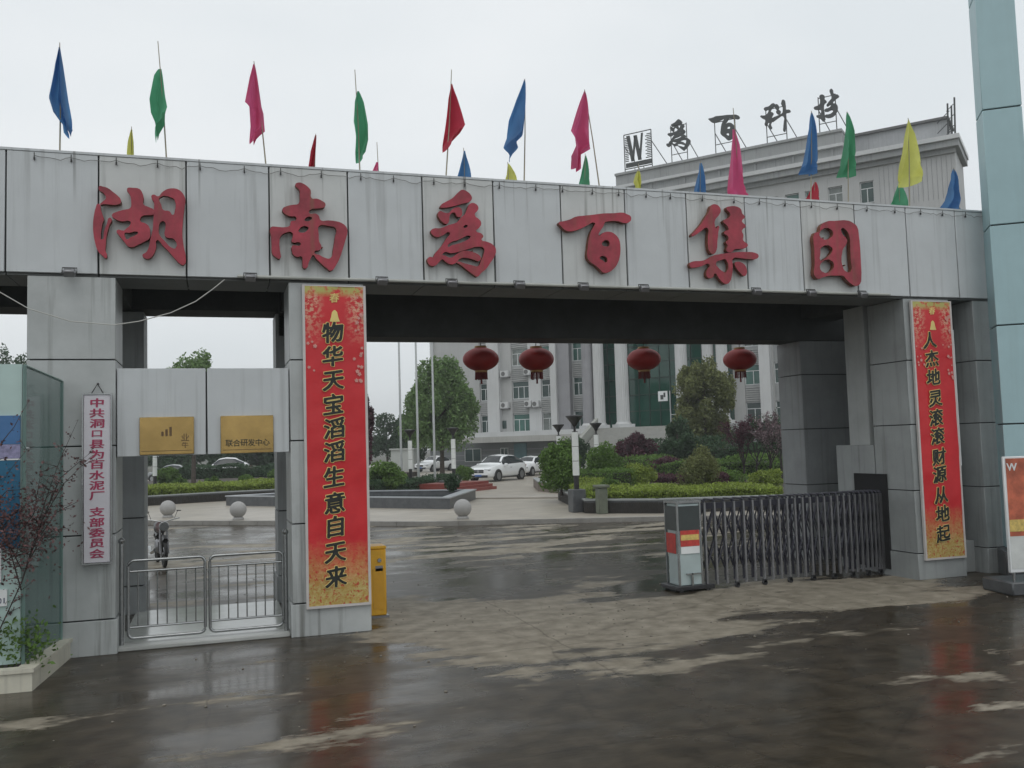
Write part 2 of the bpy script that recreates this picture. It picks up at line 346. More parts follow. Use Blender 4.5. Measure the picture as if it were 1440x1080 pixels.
# ------------------------------------------------------------------ ground
def ground_mat():
    m = bpy.data.materials.new('wet_concrete_road'); m.use_nodes = True; t = m.node_tree; N = t.nodes; K = t.links.new; b = N['Principled BSDF']
    ge = N.new('ShaderNodeNewGeometry')
    def noise(sc, det=5, scale3=(1, 1, 1), rough=.55):
        mp = N.new('ShaderNodeMapping'); mp.inputs['Scale'].default_value = scale3; K(ge.outputs['Position'], mp.inputs[0])
        n = N.new('ShaderNodeTexNoise'); n.inputs['Scale'].default_value = sc; n.inputs['Detail'].default_value = det; n.inputs['Roughness'].default_value = rough; K(mp.outputs[0], n.inputs['Vector']); return n.outputs[0]
    def ramp(inp, a, c, ca=(0, 0, 0, 1), cb=(1, 1, 1, 1)):
        r = N.new('ShaderNodeValToRGB'); r.color_ramp.elements[0].position = a; r.color_ramp.elements[0].color = ca; r.color_ramp.elements[1].position = c; r.color_ramp.elements[1].color = cb; K(inp, r.inputs[0]); return r.outputs[0]
    def math_(op, a, c, clamp=False):
        x = N.new('ShaderNodeMath'); x.operation = op; x.use_clamp = clamp
        for i, q in enumerate((a, c)):
            if isinstance(q, (int, float)): x.inputs[i].default_value = q
            else: K(q, x.inputs[i])
        return x.outputs[0]
    def blob(cx, cy, rx, ry, amp):   # where the paving stands a little proud and has dried
        mp = N.new('ShaderNodeVectorMath'); mp.operation = 'SUBTRACT'; K(ge.outputs['Position'], mp.inputs[0]); mp.inputs[1].default_value = (cx, cy, 0)
        ms = N.new('ShaderNodeVectorMath'); ms.operation = 'MULTIPLY'; K(mp.outputs[0], ms.inputs[0]); ms.inputs[1].default_value = (1/rx, 1/ry, 0)
        ln = N.new('ShaderNodeVectorMath'); ln.operation = 'LENGTH'; K(ms.outputs[0], ln.inputs[0])
        return math_('MULTIPLY', math_('SUBTRACT', 1.0, ln.outputs['Value'], True), amp)
    dry = noise(.5, 5, (.75, 1.9, 1), .60)
    reg = math_('ADD', math_('ADD', blob(4.6, 11.9, 3.6, 3.2, .42), blob(9.6, 12.3, 3.4, 1.7, .42)), math_('ADD', blob(2.9, 14.0, 1.6, 2.4, .30), blob(5, 23, 14, 6, .14)))
    dm0 = math_('ADD', dry, reg); dm = ramp(math_('ADD', dm0, math_('MULTIPLY', math_('SUBTRACT', noise(6, 4, (1, 2.2, 1), .6), .5), .12)), .59, .645)
    tone = noise(3.5, 6); fine = noise(55, 3)
    wetc = ramp(tone, .3, .7, (.026, .021, .014, 1), (.066, .053, .036, 1))
    dryc = ramp(tone, .3, .7, (.16, .14, .105, 1), (.33, .295, .235, 1))
    x = N.new('ShaderNodeMixRGB'); K(dm, x.inputs[0]); K(wetc, x.inputs[1]); K(dryc, x.inputs[2]); bt = N.new('ShaderNodeTexBrick'); bt.offset = 0; bt.inputs['Scale'].default_value = 1; bt.inputs['Mortar Size'].default_value = .014; bt.inputs['Brick Width'].default_value = 4.2; bt.inputs['Row Height'].default_value = 3.6
    bt.inputs[1].default_value = (1, 1, 1, 1); bt.inputs[2].default_value = (.9, .9, .88, 1); bt.inputs[3].default_value = (.35, .33, .3, 1)
    wj = N.new('ShaderNodeVectorMath'); wj.operation = 'ADD'; K(ge.outputs['Position'], wj.inputs[0]); nj = N.new('ShaderNodeTexNoise'); nj.inputs['Scale'].default_value = 1.9; nj.inputs['Detail'].default_value = 6; K(ge.outputs['Position'], nj.inputs['Vector'])
    sj = N.new('ShaderNodeVectorMath'); sj.operation = 'SCALE'; sj.inputs['Scale'].default_value = .22; K(nj.outputs['Color'], sj.inputs[0]); K(sj.outputs[0], wj.inputs[1]); K(wj.outputs[0], bt.inputs[0])
    xj = N.new('ShaderNodeMixRGB'); xj.blend_type = 'MULTIPLY'; xj.inputs[0].default_value = .5; K(x.outputs[0], xj.inputs[1]); K(bt.outputs[0], xj.inputs[2])
    vo = N.new('ShaderNodeTexVoronoi'); vo.feature = 'DISTANCE_TO_EDGE'; vo.inputs['Scale'].default_value = .22; K(wj.outputs[0], vo.inputs[0])
    xc = N.new('ShaderNodeMixRGB'); xc.blend_type = 'MULTIPLY'; xc.inputs[0].default_value = .4; K(xj.outputs[0], xc.inputs[1]); K(ramp(vo.outputs[0], .001, .006, (.3, .28, .25, 1)), xc.inputs[2]); K(xc.outputs[0], b.inputs['Base Color'])
    pud = ramp(noise(.5, 4, (1, 1.8, 1)), .42, .60)      # standing water against merely wet
    rw = N.new('ShaderNodeMapRange'); rw.inputs[3].default_value = .36; rw.inputs[4].default_value = .15; K(pud, rw.inputs[0])
    xr = N.new('ShaderNodeMixRGB'); K(dm, xr.inputs[0]); K(rw.outputs[0], xr.inputs[1]); xr.inputs[2].default_value = (.6, .6, .6, 1); K(xr.outputs[0], b.inputs['Roughness'])
    b.inputs['IOR'].default_value = 1.4; b.inputs['Specular IOR Level'].default_value = .30
    rip = noise(2.2, 3, (1, 2.6, 1)); hb = math_('ADD', math_('MULTIPLY', rip, .30), math_('MULTIPLY', fine, math_('ADD', math_('MULTIPLY', dm, .25), .03)))
    bp = N.new('ShaderNodeBump'); bp.inputs['Strength'].default_value = .35; bp.inputs['Distance'].default_value = .04; K(hb, bp.inputs['Height']); K(bp.outputs[0], b.inputs['Normal'])
    return m
def tile_mat():
    m = mat('plaza_paving', (.37, .335, .28), .42, .16, .8, .1, 40); t = m.node_tree; N = t.nodes; K = t.links.new; b = N['Principled BSDF']
    ge = N.new('ShaderNodeNewGeometry'); mp = N.new('ShaderNodeMapping'); mp.inputs['Rotation'].default_value = (0, 0, math.radians(50)); K(ge.outputs['Position'], mp.inputs[0])
    bt = N.new('ShaderNodeTexBrick'); bt.offset = 0; bt.inputs['Scale'].default_value = 1; bt.inputs['Mortar Size'].default_value = .012; bt.inputs['Brick Width'].default_value = .8; bt.inputs['Row Height'].default_value = .8
    bt.inputs[1].default_value = (1, 1, 1, 1); bt.inputs[2].default_value = (.86, .86, .86, 1); bt.inputs[3].default_value = (.55, .55, .55, 1); K(mp.outputs[0], bt.inputs[0])
    src = b.inputs['Base Color'].links[0].from_socket; x = N.new('ShaderNodeMixRGB'); x.blend_type = 'MULTIPLY'; x.inputs[0].default_value = 1; K(src, x.inputs[1]); K(bt.outputs[0], x.inputs[2]); K(x.outputs[0], b.inputs['Base Color'])
    return m
MB().quad([(-700, -100, -.03), (700, -100, -.03), (700, 900, -.03), (-700, 900, -.03)]).build('ground', mat('wet_earth', (.09, .09, .07), .9, .3, .1), kind='structure')
MB().quad([(-45, -12, 0), (45, -12, 0), (45, 80, 0), (-45, 80, 0)]).build('road', ground_mat(), kind='structure')
PZ = .13
c1, c2, c3 = G(212, 738), G(600, 740), G(925, 733)
curb = [(-45, 62), (-14, 42.5), (c1.x, c1.y), (2.2, 31.9), (c2.x, c2.y), (c3.x, c3.y), (20, 21.8), (44, 8)]
MB().prism(curb+[(44, 130), (-45, 130)], -.02, PZ).build('plaza', tile_mat(), kind='structure')
kb = MB()
for i in range(len(curb)-1):
    a = Vector((*curb[i], 0)); b_ = Vector((*curb[i+1], 0)); n = int((b_-a).length/1.0)
    d = (b_-a).normalized(); nn = Vector((-d.y, d.x, 0))
    for j in range(max(n, 1)):
        p = a+(b_-a)*(j/max(n, 1)); q = a+(b_-a)*((j+1)/max(n, 1))-d*.012
        kb.prism([(p-nn*.02)[:2], (q-nn*.02)[:2], (q+nn*.16)[:2], (p+nn*.16)[:2]], -.01, PZ+.012)
kb.build('kerb', mat('kerb_stone', (.26, .25, .23), .6, .2, 2, .1, 30), kind='structure')
# low step that crosses the drive further back
sa, sb = G(668, 702, PZ), G(792, 701, PZ)
MB().prism([(sa.x, sa.y), (sb.x, sb.y), (sb.x+1, sb.y+2.0), (sa.x+1, sa.y+2.0)], PZ, PZ+.06).build('drive_step', mat('plaza_paving_worn', (.33, .30, .26), .5, .18, .8, .1, 40), kind='structure')
# ------------------------------------------------------------------ the entrance gate
gate = empty('entrance_gate', (0, 12.7, 0), label='long grey panelled entrance gate with a deep lintel across wide pillars', cat='gate')
def GP(o):  # parent without moving
    o.parent = gate; o.location = Vector(o.location)-Vector((0, 12.7, 0)); return o
def gbox(name, x0, y0, z0, x1, y1, z1, m, parent=None, bev=0, **k):
    return MB().box(x0, y0-12.7, z0, x1, y1-12.7, z1, bev).build(name, m, parent or gate, **k)
XB0, PW, ZT, ZB = -2.527, 1.0767, 6.43, 4.865
X_END = 13.34
core = gbox('lintel_core', -9, 12.745, ZB+.01, X_END-.03, 13.62, ZT-.03, joint)
xs = [XB0+PW*i for i in range(-6, 15)]+[X_END]
for i in range(len(xs)-1):
    z = random.uniform(-.004, .002)
    gbox('lintel_panel', xs[i]+.010, 12.70+z, ZB, xs[i+1]-.010, 12.74, ZT, clad3 if i in (7, 9, 11, 13, 15, 17) else clad, bev=.006)
gbox('lintel_cap', -9, 12.69, ZT+.003, X_END+.01, 13.66, ZT+.035, clad)
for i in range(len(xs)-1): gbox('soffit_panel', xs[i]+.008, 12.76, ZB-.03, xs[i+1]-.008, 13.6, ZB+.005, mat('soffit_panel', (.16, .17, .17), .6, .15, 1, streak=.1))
gbox('lintel_end_panel', X_END-.025, 12.745, ZB, X_END+.008, 13.62, ZT, clad)
gbox('lintel_back_panel', -9, 13.625, ZB, X_END-.03, 13.65, ZT-.03, clad)
# rear lintels and the slab between
YR0, YR1 = 15.7, 16.5
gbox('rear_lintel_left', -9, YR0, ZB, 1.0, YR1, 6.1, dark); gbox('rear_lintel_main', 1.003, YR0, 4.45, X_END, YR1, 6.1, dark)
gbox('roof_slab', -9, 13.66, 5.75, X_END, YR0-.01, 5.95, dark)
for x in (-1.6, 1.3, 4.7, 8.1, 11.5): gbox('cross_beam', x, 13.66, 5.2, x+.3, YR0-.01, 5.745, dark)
def pillar(x0, x1, y0, y1, joints, m=clad2, top=ZB-.032, low=0):
    p = gbox('pillar', x0+.03, y0+.03, low, x1-.03, y1-.03, top, joint)
    zs = [low]+list(joints)+[top]; g_ = .009
    for i in range(len(zs)-1):
        a, b_ = zs[i]+(g_ if i else 0), zs[i+1]-g_
        e = .025 if i == 0 else 0    # plinth course stands proud
        MB().box(x0-e, y0-e-12.7, a, x1+e, y0+.028-12.7, b_, .005).build('panel', m, p)
        MB().box(x0-e, y1-.028-12.7, a, x1+e, y1+e-12.7, b_, .005).build('panel', m, p)
        MB().box(x0-e, y0+.029-12.7, a, x0+.028, y1-.029-12.7, b_).build('panel', m, p)
        MB().box(x1-.028, y0+.029-12.7, a, x1+e, y1-.029-12.7, b_).build('panel', m, p)
    return p
J = (.44, 1.51, 2.64, 3.75)
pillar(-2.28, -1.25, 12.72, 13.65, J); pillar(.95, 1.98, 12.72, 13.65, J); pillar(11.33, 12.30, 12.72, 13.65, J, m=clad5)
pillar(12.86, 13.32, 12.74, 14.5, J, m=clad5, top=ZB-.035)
gbox('light_block_wall', 12.95, 14.52, 0, 13.25, YR0-.02, ZB, clad2)  # added wall closing the right side, cuts back light inside the gate
clad4 = mat('shaded_rear_cladding', (.27, .285, .29), .5, .15, 1.2, .06, 60, streak=.4)  # shade under the gate roof put into the base colour; streaks are grime
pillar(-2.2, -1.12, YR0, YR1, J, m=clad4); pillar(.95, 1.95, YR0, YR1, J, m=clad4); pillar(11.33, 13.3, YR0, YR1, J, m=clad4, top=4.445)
pillar(-9, -7.9, 12.72, 13.65, J)
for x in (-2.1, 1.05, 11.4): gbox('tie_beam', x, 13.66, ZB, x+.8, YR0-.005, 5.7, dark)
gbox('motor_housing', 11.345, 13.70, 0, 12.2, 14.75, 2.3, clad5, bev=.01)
gbox('motor_recess', 11.300, 13.36, .1, 11.325, 14.22, 1.78, mat('dark_opening', (.012, .012, .013), .9))
gbox('duct', 11.36, 13.80, 2.305, 11.72, 14.35, ZB, mat('duct_panel', (.40, .42, .415), .5, .1, 2, streak=.2))
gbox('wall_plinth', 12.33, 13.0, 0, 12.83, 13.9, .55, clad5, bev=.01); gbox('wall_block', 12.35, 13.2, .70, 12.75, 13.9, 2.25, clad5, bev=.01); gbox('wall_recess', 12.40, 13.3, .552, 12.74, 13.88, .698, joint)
gbox('downpipe_box', 12.345, 12.80, 1.9, 12.46, 12.95, 4.3, whitep)
# name board spanning the pedestrian bay
for a, b_ in ((-1.235, -.145), (-.125, .935)):
    gbox('cross_panel', a, 12.76, 2.49, b_, 12.98, 3.64, clad, bev=.006)
gbox('cross_panel_core', -.16, 12.80, 2.52, -.11, 12.94, 3.6, joint)
# ---- raised red characters: outlines measured on the lintel plane
CH = {}
CH['湖'] = (120, 250, 7.7125, [
 [[(155,100),(195,105),(245,120),(300,160),(350,200),(385,240),(388,280),(350,300),(280,300),(200,295),(165,300),(190,270),(225,235),(215,190),(180,160),(155,145)]],
 [[(140,290),(165,305),(172,350),(190,410),(205,460),(190,500),(180,560),(172,640),(180,680),(205,590),(240,500),(265,440),(290,455),(265,520),(245,590),(230,660),(225,740),(222,800),(238,840),(228,880),(195,855),(165,830),(140,800),(110,710),(92,610),(88,500),(100,400),(118,330)]],
 [[(455,125),(520,118),(590,130),(620,170),(635,230),(632,295),(690,325),(750,360),(750,400),(690,412),(615,425),(600,480),(650,500),(695,540),(705,600),(700,660),(650,695),(580,730),(500,760),(455,740),(425,700),(385,650),(345,575),(420,580),(450,555),(480,530),(490,480),(400,480),(330,455),(290,415),(350,375),(420,355),(490,335),(500,270),(490,200)],
  [(430,605),(480,605),(560,590),(575,605),(540,632),(490,655),(455,675),(432,640)]],
 [[(720,200),(750,190),(790,210),(830,170),(880,135),(950,122),(1010,135),(1060,180),(1085,240),(1080,300),(1065,420),(1055,540),(1055,650),(1070,760),(1090,870),(1070,950),(1030,940),(970,880),(900,800),(840,740),(800,690),(780,680),(770,760),(740,840),(700,880),(650,880),(620,845),(660,815),(690,760),(705,680),(730,580),(740,460),(745,350),(745,270),(725,240)],
  [(805,225),(950,228),(975,260),(970,370),(950,410),(915,370),(845,355),(825,300)],
  [(820,485),(858,480),(868,560),(860,620),(885,655),(960,668),(980,770),(930,760),(870,700),(805,620),(800,540)]]])
CH['南'] = (370, 250, 7.7154, [
 [[(345,85),(385,60),(430,72),(480,105),(515,150),(522,230),(580,235),(640,262),(672,290),(665,325),(600,340),(500,362),(500,395),(560,395),(600,420),(622,470),(700,470),(780,478),(850,500),(900,545),(910,600),(890,680),(860,780),(830,870),(790,950),(730,1015),(690,990),(620,930),(570,880),(540,845),(520,870),(490,930),(470,985),(435,985),(425,920),(415,860),(370,865),(325,840),(310,800),(312,745),(400,740),(402,712),(310,705),(320,640),(310,600),(240,605),(190,640),(175,700),(180,800),(180,885),(140,870),(100,835),(90,740),(85,640),(80,545),(150,540),(220,545),(290,525),(300,480),(350,470),(355,435),(290,425),(230,395),(205,350),(250,318),(320,302),(380,290),(395,200),(390,140)],
  [(605,528),(700,530),(785,555),(775,650),(755,780),(725,880),(660,872),(600,842),(555,825),(560,800),(600,795),(630,760),(605,700),(600,620)],
  [(380,580),(485,540),(480,575),(400,602)], [(445,462),(525,437),(522,458),(452,476)]]])
CH['爲'] = (590, 255, 7.717, [
 [[(225,265),(260,240),(350,190),(420,120),(455,100),(510,120),(550,160),(560,195),(540,225),(460,250),(350,280),(245,295),(220,290)]],
 [[(190,360),(215,330),(255,345),(310,350),(340,320),(390,290),(440,300),(455,340),(440,390),(400,390),(370,345),(320,380),(315,430),(290,470),(250,455),(210,415)]],
 [[(500,330),(540,250),(590,245),(630,285),(625,320),(590,370),(650,430),(662,465),(640,510),(605,545),(660,570),(685,605),(665,640),(720,660),(790,695),(822,750),(800,830),(760,890),(710,960),(660,1000),(620,1040),(580,1020),(500,960),(430,905),(400,885),(480,895),(560,915),(630,925),(660,860),(690,790),(690,730),(620,715),(540,735),(480,752),(400,775),(330,785),(270,772),(235,810),(190,900),(130,925),(85,890),(80,845),(110,825),(140,830),(160,790),(230,710),(280,630),(320,560),(250,590),(190,610),(140,590),(115,550),(140,520),(220,515),(310,480),(400,450),(450,390),(480,370)],
  [(345,662),(400,648),(545,598),(540,618),(510,640),(420,680),(340,700),(300,718)], [(470,502),(510,480),(514,492),(480,512)]],
 [[(180,855),(240,805),(330,835),(400,792),(470,758),(560,770),(630,800),(660,835),(640,870),(580,855),(500,835),(430,845),(390,890),(330,905),(280,880),(240,850),(190,890)]]])
CH['百'] = (780, 285, 9.817, [
 [[(40,290),(110,265),(200,240),(270,205),(380,190),(500,178),(660,158),(800,155),(930,148),(985,170),(1030,195),(1040,240),(1010,280),(940,290),(860,265),(740,265),(680,280),(660,330),(620,390),(595,465),(650,425),(740,410),(810,440),(870,510),(890,600),(888,720),(860,830),(800,920),(720,970),(650,970),(600,920),(540,870),(470,820),(435,760),(440,640),(455,520),(490,400),(530,330),(540,290),(440,320),(340,370),(240,400),(180,405),(120,380),(70,330)],
  [(640,560),(720,530),(738,600),(690,612),(640,592)], [(605,775),(650,742),(712,790),(690,835),(650,805)]]])
CH['集'] = (960, 275, 8.0, [
 [[(300,125),(340,105),(395,130),(412,180),(390,230),(350,280),(345,340),(365,375),(385,345),(385,420),(375,520),(365,620),(330,665),(290,640),(270,570),(268,470),(262,370),(200,400),(120,455),(85,462),(120,410),(190,330),(240,250),(280,190)]],
 [[(475,150),(520,128),(590,130),(640,160),(655,210),(685,245),(650,295),(695,350),(650,400),(668,450),(665,510),(718,560),(700,590),(640,605),(560,615),(545,640),(475,625),(490,570),(470,530),(500,500),(490,460),(450,430),(470,400),(500,395),(480,340),(440,300),(460,275),(510,250),(520,210)]],
 [[(65,770),(110,745),(200,740),(280,710),(330,680),(400,665),(470,655),(560,645),(700,640),(800,650),(840,680),(820,715),(740,720),(640,710),(550,715),(550,800),(540,900),(520,970),(480,1000),(440,985),(390,930),(350,880),(330,920),(290,935),(255,910),(262,840),(290,780),(200,800),(120,815),(75,810)],
  [(360,765),(420,730),(475,728),(475,870),(440,860),(390,820)]],
 [[(575,760),(620,750),(680,780),(710,840),(705,890),(680,910),(630,870),(590,820)]]])
CH['团'] = (1125, 295, 9.0, [
 [[(165,300),(215,290),(232,262),(240,215),(320,155),(420,148),(590,145),(650,175),(700,220),(725,350),(740,500),(750,700),(755,850),(740,940),(690,970),(650,960),(560,880),(530,845),(440,840),(350,840),(270,860),(210,880),(160,830),(165,700),(160,500)],
  [(240,272),(385,268),(385,345),(240,358)], [(245,487),(385,487),(378,550),(300,620),(240,648),(238,560)], [(244,682),(395,664),(385,770),(250,783)],
  [(505,240),(560,262),(600,330),(615,500),(620,640),(620,790),(560,788),(522,740),(518,520),(560,450),(575,390),(512,310)]]])
for ch, (ox, oy, sc, parts) in CH.items():
    allp = [AY(ox+p[0]/sc, oy+p[1]/sc, 12.62) for pt in parts for pl in pt for p in pl]
    cx = sum(p.x for p in allp)/len(allp); cz = sum(p.z for p in allp)/len(allp)
    e = empty('sign_character', (cx, -.08, cz)); e.parent = gate; e['label'] = 'red %s character raised on the lintel' % ch
    for j, pt in enumerate(parts):
        polys = []
        for pl in pt: polys.append([((q := AY(ox+p[0]/sc, oy+p[1]/sc, 12.62)).x-cx, q.z-cz) for p in pl])
        me = curve_mesh(polys, .045-.003*j, bevel=0)
        me.materials.append(redp); me.materials.append(rust)
        for f in me.polygons: f.material_index = 0 if abs(f.normal.z) > .5 else 1
        mk('stroke', me, e, None, (0, .0, 0), (math.radians(90), 0, 0))
        # yellow-rusted standing edge behind the strokes
    for dx, dz in ((-.2, .25), (.2, -.2)):
        MB().tube([(dx, .02, dz), (dx, .085, dz)], .012, 6).build('stand_off', rust, e)
# light pipe and spotlights under the lintel edge
MB().tube([(XB0+PW*2.6, -.045, ZB+.012), (11.0, -.045, ZB+.012)], .024, 8).build('conduit_pipe', mat('galvanised_pipe', (.42, .43, .40), .5, .1, 3), gate)
for px, py in ((537, 396), (635, 402), (730, 399), (820, 402), (905, 407), (1063, 409), (1140, 411), (1212, 412), (98, 390), (352, 394)):
    p = AY(px, py, 12.6)
    e = empty('spotlight', (p.x, -.13, ZB-.02)); e.parent = gate
    MB().box(-.07, -.05, -.045, .07, .05, .045, .01, M=Matrix.Rotation(.5, 4, 'X')).build('lamp_head', dsteel, e)
    MB().tube([(-.085, 0, 0), (-.085, .03, .07), (.085, .03, .07), (.085, 0, 0)], .008, 6).tube([(0, .03, .07), (0, .09, .02)], .01, 6).build('bracket', wirem, e)
# clips and string of small wire along the top edge
pts = []
k = 0
x = -2.2
clip_me = None
while x < 13.2:
    x2 = x+random.uniform(.42, .62)
    zt = ZT-.06
    if clip_me is None: clip_me = MB().tube([(0, -.03, -.02), (0, -.033, -.09)], .006, 5).box(-.009, -.036, -.115, .009, -.012, -.08).build('string_clip', wirem, gate, loc=(x, 0, ZT)).data
    else: mk('string_clip', clip_me, gate, None, (x, 0, ZT))
    for q in range(7):
        t = q/7; pts.append((x+(x2-x)*t, -.035, zt-.05*4*t*(1-t)*random.uniform(.3, 1.3)))
    x = x2
MB().tube(pts, .004, 4).build('light_string', mat('grey_wire', (.16, .16, .15), .6), gate)
# sagging service wire across the left pillar
wp = [AY(a, b_, 12.55) for a, b_ in ((-40, 388), (0, 411), (40, 434), (100, 452), (160, 457), (195, 452), (240, 440), (275, 424), (300, 406), (316, 393))]
MB().tube(wp, .007, 5).build('service_wire', lwire, label='thin pale service wire sagging across the top of the left pillar', cat='wire')
# ------------------------------------------------------------------ banners
def banner_mat():
    m = bpy.data.materials.new('couplet_banner_print'); m.use_nodes = True; t = m.node_tree; N = t.nodes; K = t.links.new; b = N['Principled BSDF']; b.inputs['Roughness'].default_value = .45
    tc = N.new('ShaderNodeTexCoord'); sp = N.new('ShaderNodeSeparateXYZ'); K(tc.outputs['Generated'], sp.inputs[0])
    def noise(sc, s3, det=5, obj=True):
        mp = N.new('ShaderNodeMapping'); mp.inputs['Scale'].default_value = s3; K(tc.outputs['Object'], mp.inputs[0])
        n = N.new('ShaderNodeTexNoise'); n.inputs['Scale'].default_value = sc; n.inputs['Detail'].default_value = det; n.inputs['Roughness'].default_value = .7; K(mp.outputs[0], n.inputs['Vector']); return n.outputs[0]
    def ma(op, a, c, cl=False):
        x = N.new('ShaderNodeMath'); x.operation = op; x.use_clamp = cl
        for i, q in enumerate((a, c)):
            if isinstance(q, (int, float)): x.inputs[i].default_value = q
            else: K(q, x.inputs[i])
        return x.outputs[0]
    def mr(i, a, c, d=0, e=1):
        x = N.new('ShaderNodeMapRange'); x.inputs[1].default_value = a; x.inputs[2].default_value = c; x.inputs[3].default_value = d; x.inputs[4].default_value = e; K(i, x.inputs[0]); return x.outputs[0]
    def mix(f, a, c):
        x = N.new('ShaderNodeMixRGB'); K(f, x.inputs[0])
        for i, q in ((1, a), (2, c)):
            if isinstance(q, tuple): x.inputs[i].default_value = (*q, 1)
            else: K(q, x.inputs[i])
        return x.outputs[0]
    z = sp.outputs['Z']; xx = sp.outputs['X']
    base = mix(mr(noise(2, (1, 1, 1)), .35, .7), (.55, .014, .022), (.64, .024, .03))
    n1 = noise(6, (1, 1, 1)); n2 = noise(16, (1, 1, 1.2), 6)
    gold = mix(mr(n2, .38, .62), (.42, .25, .05), (.52, .44, .17))
    gold = mix(mr(noise(22, (1, 1, 1), 3), .55, .62), gold, (.45, .07, .03))
    f = mr(ma('ADD', z, ma('MULTIPLY', ma('SUBTRACT', n1, .5), .14)), .20, .05)
    c = mix(f, base, gold)
    # blossoms at the bottom, lantern and petals near the top
    side = ma('ABSOLUTE', ma('SUBTRACT', xx, .5), 0)
    top = ma('MULTIPLY', mr(z, .80, .93), mr(side, .16, .34))
    c = mix(ma('MULTIPLY', top, mr(n2, .47, .55)), c, (.66, .38, .25))
    tt = ma('MULTIPLY', mr(z, .965, .985), mr(n1, .40, .5)); c = mix(tt, c, (.45, .42, .12))
    K(c, b.inputs['Base Color']); return m
bm_ = banner_mat(); PETAL = None
def banner(x0, x1, z0, z1, chars, places, size, label):
    w_ = x1-x0
    e = empty('couplet_banner', ((x0+x1)/2, 12.66, z0), label=label, cat='banner', group='red couplet banners on the gate pillars')
    g_ = MB(); n = 24; rows = 60
    def yy(u, v): return .005*math.sin(u*7+v*9)+.004*math.sin(v*31+u*4)+.002*math.sin(v*77-u*9)
    vs = [[g_.b.verts.new(((u/n-.5)*w_, yy(u/n, v/rows)-.01, v/rows*(z1-z0))) for u in range(n+1)] for v in range(rows+1)]
    for v in range(rows):
        for u in range(n):
            f = g_.b.faces.new((vs[v][u], vs[v][u+1], vs[v+1][u+1], vs[v+1][u])); f.smooth = True
    g_.build('cloth', bm_, e, fix=False)
    fr = MB(); t = .035
    fr.box(-w_/2-t, -.012, -t, -w_/2, .03, z1-z0+t*.5).box(w_/2, -.012, -t, w_/2+t, .03, z1-z0+t*.5).box(-w_/2, -.012, -t, w_/2, .03, 0).box(-w_/2, -.012, z1-z0, w_/2, .03, z1-z0+t*.5)
    fr.build('frame', mat('pale_aluminium_frame', (.55, .52, .50), .4, .1, 3), e)
    MB().box(-w_/2-.01, .012, -.01, w_/2+.01, .02, z1-z0+.01).build('backing_board', whitep, e)
    for ch, (px, py) in zip(chars, places):
        p = AY(px, py, 12.63); lx = p.x-(x0+x1)/2; lz = p.z-z0
        put_brush('character_outline', ch, (lx, -.0215, lz), size, goldm, e, 5.6)
        put_brush('character', ch, (lx, -.026, lz), size, inkm, e, 2.9)
    pm = mat('printed_pink_petal', (.62, .30, .26), .5, .2, 30); global PETAL
    if PETAL is None:
        b5 = bmesh.new(); ctr = b5.verts.new((0, 0, 0)); rim_ = [b5.verts.new(((.6+.4*abs(math.cos(i*math.pi/8*2.0)))*math.cos(i*math.pi/10), 0, (.6+.4*abs(math.cos(i*math.pi/4)))*math.sin(i*math.pi/10))) for i in range(20)]
        for i in range(20): b5.faces.new((ctr, rim_[i], rim_[(i+1) % 20]))
        PETAL = bpy.data.meshes.new('printed_blossom'); b5.to_mesh(PETAL); b5.free(); PETAL.materials.append(pm)
    rgp = random.Random(int(x0*100))
    for i in range(26):
        u = rgp.choice((1, 1, 1, -1)); px_ = u*w_*(.47-abs(rgp.gauss(0, .07))); pz_ = z1-z0-(.12+rgp.random()*1.25 if u > 0 else .7+rgp.random()*.5); r_ = rgp.uniform(.014, .032)
        o = mk('printed_blossom', PETAL, e, None, (px_, -.0205-.0003*i, pz_), (0, rgp.uniform(0, 3), 0)); o.scale = (r_, 1, r_)
    # printed hanging lantern and bell at the head of the sheet
    MB().lathe([(.002, 0), (.10, .01), (.07, .10), (.05, .20), (.01, .24)], 16).build('printed_bell', goldm, e, loc=(0, -.021, z1-z0-.50)).scale = (.7, .03, .7)
    put_glyph('printed_greeting', '春', (0, -.0225, z1-z0-.16), .14, goldm, e, bold=.01, extrude=.0015, brush=.12)
    return e
b1 = [(468, 467), (468, 500.5), (469, 535), (469, 568), (470, 602), (470, 635), (470, 670), (471, 707), (472, 740), (472, 777), (473, 811)]
banner(1.16, 1.965, .40, 4.77, '物华天宝滔滔生意自天来', b1, .30, 'red vertical couplet banner on the middle pillar, beginning 物华天宝')
b2 = [(1308, 478), (1311, 504), (1313, 530), (1316, 560), (1317, 587), (1319, 613), (1321, 642), (1322, 667), (1324, 696), (1326, 722), (1327, 750)]
banner(11.46, 12.26, .36, 4.77, '人杰地灵滚滚财源从地起', b2, .30, 'red vertical couplet banner on the right pillar, beginning 人杰地灵')
# white party committee board
nb = empty('notice_board', (-1.455, 12.63, 1.17), label='tall narrow white notice board with red characters on the left pillar', cat='notice board')
MB().box(-.155, -.02, 0, .155, .03, 2.12, .006).build('board', mat('white_board', (.62, .60, .64), .4, .05, 3), nb)
MB().box(-.175, -.03, -.02, -.157, .035, 2.14).box(.157, -.03, -.02, .175, .035, 2.14).box(-.157, -.03, -.02, .157, .035, -.002).box(-.157, -.03, 2.122, .157, .035, 2.14).build('frame', steel, nb)
MB().tube([(-.07, .02, 2.14), (0, .03, 2.26), (.07, .02, 2.14)], .008, 6).tube([(0, .03, 2.26), (0, .09, 2.27)], .012, 6).build('hanger', wirem, nb)
txt = '中共洞口县为百水泥厂支部委员会'; zz = 2.03
for i, ch in enumerate(txt):
    if i == 10: zz -= .07
    put_brush('character', ch, (0, -.0225, zz-.012), .122 if ch != '口' else .10, inkr, nb, 2.6, sx=1.5, slant=0); zz -= .131
